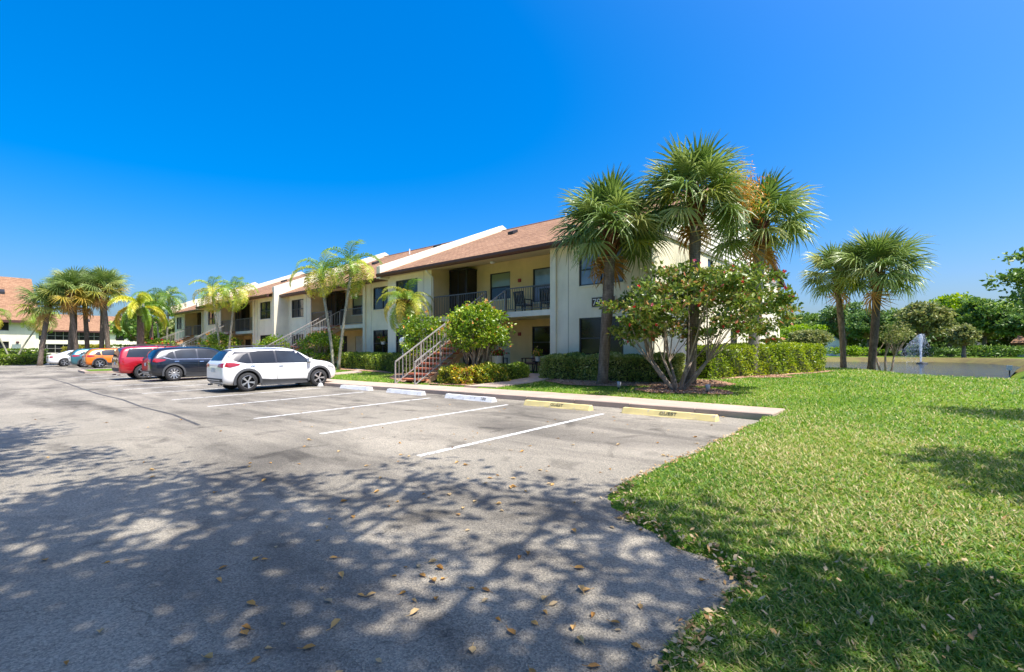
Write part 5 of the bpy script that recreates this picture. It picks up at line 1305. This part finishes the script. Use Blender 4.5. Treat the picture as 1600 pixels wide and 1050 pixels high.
far_building('apartment_building', (-139.0, 34, bz), R(90), 'far screened-porch apartment building with long brown roof', 46, 15, 5.4, 8.9, 1, [(-22, -12, .4, 2.3, 's'), (-22, -12, 3.1, 5.2, 's'), (-9.5, -8, 3.2, 5, 'w'), (-7, 3, .4, 2.3, 's'), (-7, 3, 3.1, 5.2, 's'), (6, 7.2, 3.2, 5, 'w'), (8.5, 20, .4, 2.3, 's'), (8.5, 20, 3.1, 5.2, 's')])
# low houses across the pond
far_building('bungalow', (-25, 88, .7), R(20), 'low bungalow with brown roof across the pond behind the palms', 13, 9, 2.5, 4.8, 1, [(-4, -2.6, .9, 2.1, 'w'), (3, 4.6, .9, 2.1, 'w'), (0, 1, 0, 2.1, 'w')])
far_building('bungalow', (16, 108, .8), R(-25), 'low bungalow with tan roof at the right frame edge', 12, 9, 2.4, 4.6, 1, [(-4.5, -3, .9, 2.0, 'w'), (0, 1.5, .9, 2.0, 'w')])
r = empty('garden_shed', (-13.5, 108, .75), R(10), 'small white shed between trees across the pond', 'shed')
m = MB(); m.prism([(-1.5, -1.2, 0), (1.5, -1.2, 0), (1.5, -1.2, 2.4), (0, -1.2, 3.6), (-1.5, -1.2, 2.4)], (0, 2.4, 0)); o = m.build('wall', WHITE, r); recalc(o.data)
m = MB(); m.prism([(-1.8, -1.4, 2.2), (0, -1.4, 3.68), (1.8, -1.4, 2.2), (1.8, -1.4, 2.32), (0, -1.4, 3.8), (-1.8, -1.4, 2.32)], (0, 2.8, 0)); o = m.build('roof', RAILM, r); recalc(o.data)
m = MB(); m.box(-.45, .45, -1.24, -1.21, 0, 2.0); m.build('door', plain('grey_shed_door', (0.5, 0.52, 0.55), .6), r)

# ---------------------------------------------------------------- trees across the pond and at the right
def T(px, t, h, rad, mat, label, n=5200, leaf=.42, zlo=.28, group='trees across the pond', **k):
    x, y = px; z = gz(x, y)
    crown_tree('broadleaf_tree', (x, y, z-.05), label, 'tree', h*.36, (0, 0, h*(.5+zlo*.5)), (rad, rad, h*(.5-zlo*.5)), 75, n, leaf, mat, .2+h*.015, 1, BARK, group=group, clump_r=.26, shell=.4, flat=.6, **k)
FT = [((-26, 71.5), 4.6, 5.2, G_LIME, 'lime green spreading tree before the bungalow'), ((-17.5, 74.5), 5.2, 3.6, G_LIME, 'lime green tree just left of the dark palm trunk'), ((-13.8, 80), 5.8, 4.6, G_LIME, 'lime green tree left of the fountain'), ((-12.2, 76), 4.6, 3.4, G_OLIVE, 'olive tree right of the palm trunks on the far bank'),
      ((-44, 92), 8.8, 6.5, G_DARK, 'dark tree behind the gable corner across the pond'), ((-33, 95), 10.2, 6.5, G_DARK, 'tall dark tree behind the bungalow'), ((-25, 100), 9.6, 6.0, G_DARK, 'dark tree in the back row left of the palms'), ((-17, 102), 9.4, 6.5, G_OAK, 'green tree in the back row between the palm trunks'), ((-10.5, 98), 11.2, 5.5, G_DARK, 'tallest dark tree left of the fountain'), ((-6.8, 90), 8.6, 4.2, G_DARK, 'dark tree right behind the fountain'),
      ((-3.0, 106), 10.0, 5.0, G_OAK, 'hazy tree far behind the fountain'), ((-.5, 84), 8.6, 4.6, G_OLIVE, 'spreading olive tree right of the fountain'), ((2.4, 92), 10.6, 5.2, G_LIME, 'bright green tree near the right bank'), ((5.6, 88), 9.2, 4.6, G_OAK, 'green tree above the right bank'), ((9.5, 86), 7.6, 4.4, G_DARK, 'dark tree near the right frame edge'), ((3.2, 78), 4.6, 2.0, G_OLIVE, 'small palm-like tree on the right bank'), ((-6.2, 108), 3.6, 2.6, G_LIME, 'small lime bush far behind the fountain'), ((10, 104), 10.6, 6, G_OAK, 'tall tree behind the right bungalow')]
for p, h, rad, mt, lb in FT: p, h = (p[0]*1.17, p[1]*1.17), h*1.0; rad *= .88; T(p, 0, h, rad, mt, lb, 6500 if h > 6 else 5000, .5 if h > 6 else .4)
for k, (x, y, h, rad) in enumerate([(-58, 104, 9, 8), (-70, 110, 9, 8), (18, 110, 11, 8), (-92, 26, 6.2, 4.6), (-96, 20, 6.4, 4.0), (-110, 44, 7, 6)]):
    T((x, y), 0, h, rad, (G_DARK, G_OAK, G_OAK, G_OLIVE, G_OAK, G_DARK)[k], ('dark tree hidden behind the hedge end', 'tree far behind the apartment row', 'tall tree at the far right', 'brownish bushy tree behind the palm clump', 'leafy tree right of the left building', 'tree between the far building and the row')[k], 2600, .6, group='background trees')
BK = [(-60, 125, 8, 9), (-47, 122, 8, 9), (-36, 120, 8.2, 8), (-26, 122, 8.8, 8), (-17, 120, 7.8, 8), (-8, 124, 8.8, 8), (0, 120, 8, 8), (8, 122, 9, 8), (17, 125, 9.4, 9), (27, 120, 9, 9)]
for k, (x, y, h, rad) in enumerate(BK):
    T((x, y), 0, h, rad, (G_DARK, G_OAK, G_DARK, G_OLIVE)[k % 4], '%s tree from the left in the rear belt across the pond' % ('first second third fourth fifth sixth seventh eighth ninth tenth'.split()[k]), 2800, .7, zlo=.1, group='rear belt of trees')
for k, (x, y, w) in enumerate([(-30, 86, 5), (-16, 90, 5), (-9, 94, 4), (1, 98, 4), (7, 93, 4), (13, 84, 3.5)]):
    crown_tree('low_bush', (x, y, gz(x, y)), 'low bush on the far bank ' + ('beside the bungalow', 'behind the olive tree', 'left of the fountain jet', 'right of the fountain jet', 'near the teal bench', 'at the right frame edge')[k], 'shrub', .3, (0, 0, .9), (w, 1.6, .95), 30, 1600, .32, (G_DARK, G_OAK, G_LIME)[k % 3], .1, 3, TWIG, .3, group='bushes across the pond', clump_r=.35, shell=.3)
n = 14000; X = rng.uniform(-110, 75, n); Y = 132+rng.normal(0, 3, n)-.0018*(X+15)**2; Zt = 2.4+.8*np.sin(X*.21)+1.2*np.sin(X*.53+1); P = np.stack([X, Y, .6+rng.uniform(0, 1, n)**.8*Zt], 1); D = unitv(n)
tag(link('far_wood', leaf_cards('far_wood', P, D, rng.uniform(.7, 1.4, n), rng.uniform(.5, .9, n), G_DARK)), 'far-off wood closing the view across the pond', 'wood', kind='stuff')
# small crooked tree on the near bank, beside the dark palm
crown_tree('small_tree', at(-1.5, 27.9), 'small crooked tree with thin stems beside the dark palm trunk', 'tree', 1.2, (.35, .2, 2.1), (1.0, .9, .75), 30, 900, .1, G_OLIVE, .1, 3, TWIG, .4, clump_r=.3, shell=.3)
crown_tree('broadleaf_tree', at(8.7, 38.5), 'dark green tree leaning in at the right frame edge', 'tree', 2.8, (-.9, 0, 4.9), (5.0, 4.4, 2.6), 120, 13000, .26, G_OAK, .3, 1, BARK, group='trees on the lawn', clump_r=.22, shell=.35, flat=.5)
# trees just outside the frame whose crowns shade the lot and the lawn
for (x, y), hc, rc, nl, lb in (((2.8, -5.2), (-1.0, 6.2, 8.8), (5.6, 4.5, 1.7), 19000, 'large shade tree outside the picture, its shadow on the lot beside the grass edge'), ((-7.2, -6.6), (-.5, 5.4, 9.2), (5.6, 4.3, 1.6), 17000, 'large shade tree outside the picture, its shadow on the left of the lot'),
                               ((8.0, 1.8), (-2.9, 1.5, 7.4), (2.3, 2.2, 1.4), 3000, 'shade tree outside the picture, its shadow on the nearest lawn'), ((8.6, 8.4), (-3.6, -.1, 6.8), (2.2, 1.4, 1.2), 2300, 'shade tree outside the picture, its shadow halfway up the lawn'), ((9.0, 13.6), (-3.6, -.2, 6.6), (2.4, 1.2, 1.2), 2400, 'shade tree outside the picture, its shadow far up the lawn'), ((15, 31), (0, 0, 6.5), (4.5, 4.5, 2.2), 3600, 'shade tree outside the picture, its shadow on the right bank')):
    crown_tree('shade_tree', at(x, y), lb, 'tree', hc[2]*.62, hc, rc, 130, nl, .2, G_OAK, .32, 1, BARK, group='shade trees outside the frame', clump_r=.17, shell=.1, flat=.8)

# ---------------------------------------------------------------- fountain, bench, post on the far bank
f = empty('pond_fountain', (-.55, 74.5, WATER_Z), 0, 'white water jet of the pond fountain', 'fountain')
m = MB(); m.lathe([(.5, -.1), (.55, .06), (.3, .1), (.12, .22), (.0, .22)], 16); m.build('float', BLACK, f, True)
n = 5200; s = rng.uniform(0, 1, n); a = rng.uniform(0, 6.28, n); vr = np.abs(rng.normal(0, .32, n)); jet = rng.uniform(0, 1, n) < .6
z = np.where(jet, 3.4*(1-(1-s)**2)*(1-.25*vr), 3.4*(1-vr*.6)*(1-s**2)); rr = np.where(jet, .05+.35*vr*s, .25+2.3*vr*(.3+s*.9))
P = np.stack([rr*np.cos(a), rr*np.sin(a), np.maximum(z, .02)], 1); wind = np.array([-1.1, 0, 0])*np.where(jet, .1, s)[:, None]; P += wind
D = unitv(n)*.5+np.array([0, 0, 1.0]); D /= np.linalg.norm(D, axis=1, keepdims=True)
def m_spray():
    t = NT('water_spray'); t.base((0.95, 0.97, 1.0), .2, 0, .5)
    tr = t.n('ShaderNodeBsdfTransparent'); mx = t.n('ShaderNodeMixShader'); mx.inputs[0].default_value = .45
    t.l(t.b.outputs[0], mx.inputs[2]); t.l(tr.outputs[0], mx.inputs[1]); t.l(mx.outputs[0], t.out.inputs['Surface']); return t.mat
link('spray', leaf_cards('spray', P, D, rng.uniform(.06, .2, n), rng.uniform(.015, .04, n), m_spray()), f)['kind'] = 'stuff'
b = empty('park_bench', (6.2, 93, gz(6.2, 93)), R(15), 'teal bench on the far right bank', 'bench')
TEALB = plain('teal_bench_paint', (0.03, 0.20, 0.22), .5)
for k in range(4):
    m = MB(); m.box(-1.0, 1.0, -.25+.13*k, -.14+.13*k, .43, .47); m.build('seat_slat', TEALB, b)
for k in range(3):
    m = MB(); m.box(-1.0, 1.0, .28+.03*k, .31+.03*k, .58+.14*k, .68+.14*k); m.build('back_slat', TEALB, b)
for xx in (-.8, .8):
    m = MB(); m.bar((xx, -.2, 0), (xx, -.2, .43), .07, .07); m.build('leg', BLACK, b); m = MB(); m.bar((xx, .26, 0), (xx, .38, .98), .07, .07); m.build('leg', BLACK, b)
b = empty('marker_post', at(3.75, 42.0), 0, 'small white-topped marker post on the right bank', 'post')
m = MB(); m.box(-.03, .03, -.03, .03, 0, .75); m.build('post', BLACK, b); m = MB(); m.box(-.12, .12, -.07, .07, .72, 1.02); m.build('cap_box', WHITE, b)

# ---------------------------------------------------------------- grass island and grass blades
isl = [(-43.8, 5.7), (-40.6, 5.6), (-40.0, 6.6), (-40.2, 10.0), (-44.0, 10.0)]
tag(sheet('kerb_island', isl, lambda a, b: lz(a, b)+.13, 1.0, CONC, thick=.2), 'small concrete-kerbed island between the parked cars', kind='structure')
tag(sheet('island_turf', [(-43.5, 5.95), (-40.8, 5.85), (-40.3, 6.7), (-40.45, 9.8), (-43.7, 9.8)], lambda a, b: lz(a, b)+.145, 1.0, LAWN), 'turf on the kerbed island', kind='structure')
kb = MB()
for a, b_ in zip([(-78, -3), (-78, 3.5), (-74, 6.2)], [(-78, 3.5), (-74, 6.2), (-66, 6.6)]): kb.bar((*a, lz(*a)+.06), (*b_, lz(*b_)+.06), .3, .2)
tag(kb.build('far_kerb', CONC), 'pale kerb at the far end of the lot', kind='structure')

def is_lawn(X, Y, m=.0):
    ok = sdist(X, Y, LOT) > -.06
    ok &= ~((X < -2.4) & (Y > kerbY(X)-.8) & (Y < kerbY(X)+.1))
    ok &= ~((X < -2.25) & (X > -37.2) & (Y > kerbY(X)-.05) & (Y < backY(X)+.01))
    ok &= ~((X < -7.3) & (Y > 16.2) & (Y < 37))
    for b in BEDS: ok &= ~inpoly(X, Y, b)
    ok &= ~((X > -13.6) & (X < -10.9) & (Y > 14.6) & (Y < 16.4)) & ~((X > -12.15) & (X < -10.92) & (Y > 11.4) & (Y < 16))
    ok &= sdist(X, Y, POND) > 1.0
    return ok
def grass(name, n, r0, r1, a0, a1, h, w, label):
    r = r0*(r1/r0)**rng.uniform(0, 1, n); a = rng.uniform(a0, a1, n); X = r*np.cos(a); Y = r*np.sin(a)
    X += rng.normal(0, .02, n); k = is_lawn(X, Y); X, Y, r = X[k], Y[k], r[k]; n = len(X)
    Z = groundz(X, Y)-.008
    dry = np.sin(X*1.3+2*np.sin(Y*.7))*np.sin(Y*1.1+X*.4)*.5+.5
    dl = sdist(X, Y, LOT)
    H = h*rng.uniform(.5, 1.3, n)*(1+np.minimum(r, 25)/40)*np.clip(.55+dl*1.2, .55, 1); Wd = w*rng.uniform(.6, 1.3, n)*(1+r/9)
    th = rng.uniform(0, 6.28, n); ln = rng.uniform(.25, 1.3, n)
    D = np.stack([np.cos(th)*ln, np.sin(th)*ln, np.ones(n)], 1); D /= np.linalg.norm(D, axis=1, keepdims=True)
    S = np.stack([-np.sin(th), np.cos(th), np.zeros(n)], 1)*(Wd/2)[:, None]
    B0 = np.stack([X, Y, Z], 1); M = B0+D*(H*.55)[:, None]; Tp = B0+D*H[:, None]+np.stack([np.cos(th), np.sin(th), -.35*np.ones(n)], 1)*(H*.35)[:, None]
    VV = np.stack([B0-S*.7, B0+S*.7, M-S, M+S, Tp], 1).reshape(-1, 3); i = np.arange(n)*5
    F = np.concatenate([np.stack([i, i+1, i+3], 1), np.stack([i, i+3, i+2], 1), np.stack([i+2, i+3, i+4], 1)])
    patch = np.exp(-(((X+1.0)/2.0)**2+((Y-8.3)/2.6)**2))+.5*np.exp(-(((X-1.2)/2.0)**2+((Y-6.5)/2.5)**2))
    t = np.clip(rng.normal(.34, .16, n)+.26*(dry-.5)+np.where(rng.uniform(0, 1, n) < .10+.12*dry+.6*patch, .42, 0), 0, 1)
    tag(link(name, npmesh(name, VV, F, GRASS, tint=np.concatenate([t]*3))), label, 'grass', kind='stuff')
GRASS = leafmat('grass_blades', [(0, (0.04, 0.12, 0.012)), (.35, (0.11, 0.22, 0.02)), (.62, (0.22, 0.295, 0.038)), (.8, (0.47, 0.40, 0.14)), (1, (0.60, 0.49, 0.27))], .35, .5)
grass('lawn_grass', 420000, 1.6, 34, R(35), R(118), .052, .0065, 'short coarse grass blades over the right lawn')
grass('verge_grass', 60000, 9, 34, R(118), R(168), .05, .0065, 'short grass in the strips along the sidewalk')

# ---------------------------------------------------------------- fallen leaves
DRY = leafmat('dry_leaves', [(0, (0.30, 0.15, 0.04)), (.4, (0.50, 0.27, 0.07)), (.75, (0.58, 0.40, 0.18)), (1, (0.36, 0.27, 0.16))], .15, .7, rand=True)
def dry_leaf(seed):
    rd = random.Random(seed); m = MB(); L, W = .062, .036; c = rd.uniform(.008, .02)
    top = [(-.5*L, 0, .004), (-.2*L, .42*W, c), (.15*L, .5*W, c*1.2), (.5*L, .05*W, c*.7)]; bot = [(-.2*L, -.42*W, c*.8), (.15*L, -.45*W, c*1.3)]
    mid = [(-.5*L, 0, .004), (-.18*L, 0, .004), (.15*L, 0, .005), (.5*L, .05*W, c*.7)]
    m.tri(mid[0], mid[1], top[1]); m.quad(mid[1], mid[2], top[2], top[1]); m.tri(mid[2], mid[3], top[2]); m.tri(mid[0], bot[0], mid[1]); m.quad(mid[1], bot[0], bot[1], mid[2]); m.tri(mid[2], bot[1], mid[3])
    m.bar((-.5*L, 0, .004), (-.85*L, .004, .007), .002, .002)
    return m.mesh('fallen_leaf', [DRY])
DL = [dry_leaf(k) for k in range(5)]
cnt = 0
while cnt < 230:
    r = 2.1*(16/2.1)**random.random(); a = R(random.uniform(88, 182)); x, y = r*math.cos(a), r*math.sin(a)
    d = float(sdist(np.array([x]), np.array([y]), LOT)[0])
    if d > -.05 or (d < -2.2 and random.random() < .45): continue
    o = link('fallen_leaf', random.choice(DL), None, (x, y, lz(x, y)+.003), (random.uniform(-.12, .12), random.uniform(-.12, .12), random.uniform(0, 6.28)), (random.uniform(.6, 1.25),)*3)
    tag(o, 'dry brown leaf lying on the asphalt', 'leaf', 'dry leaves scattered on the asphalt'); cnt += 1
# leaf litter gathered along the grass edge and in the lawn
PX, PY = [], []
for (x0, y0), (x1, y1) in zip(EDGE[2:-3], EDGE[3:-2]):
    k = int(math.hypot(x1-x0, y1-y0)*120*min(1.0, 4.0/math.hypot(x0, y0))); s = rng.uniform(0, 1, k); PX.append(x0+(x1-x0)*s+rng.normal(.03, .07, k)); PY.append(y0+(y1-y0)*s+rng.normal(0, .07, k))
r = 2.2*(8/2.2)**rng.uniform(0, 1, 520); a = rng.uniform(R(50), R(105), 520); PX.append(r*np.cos(a)); PY.append(r*np.sin(a))
PX, PY = np.concatenate(PX), np.concatenate(PY); k = sdist(PX, PY, LOT) > -.12; PX, PY = PX[k], PY[k]; n = len(PX)
DRY2 = leafmat('dry_leaf_litter', [(0, (0.26, 0.14, 0.05)), (.4, (0.46, 0.28, 0.11)), (.75, (0.58, 0.44, 0.25)), (1, (0.40, 0.31, 0.20))], .15, .7)
tag(link('leaf_litter', flakes('leaf_litter', PX, PY, np.maximum(groundz(PX, PY), lotz(PX, PY))+rng.uniform(.008, .05, n), rng.uniform(.012, .03, n), rng.uniform(.007, .016, n), DRY2, .7)), 'dry leaf litter along the grass edge', 'leaves', kind='stuff')
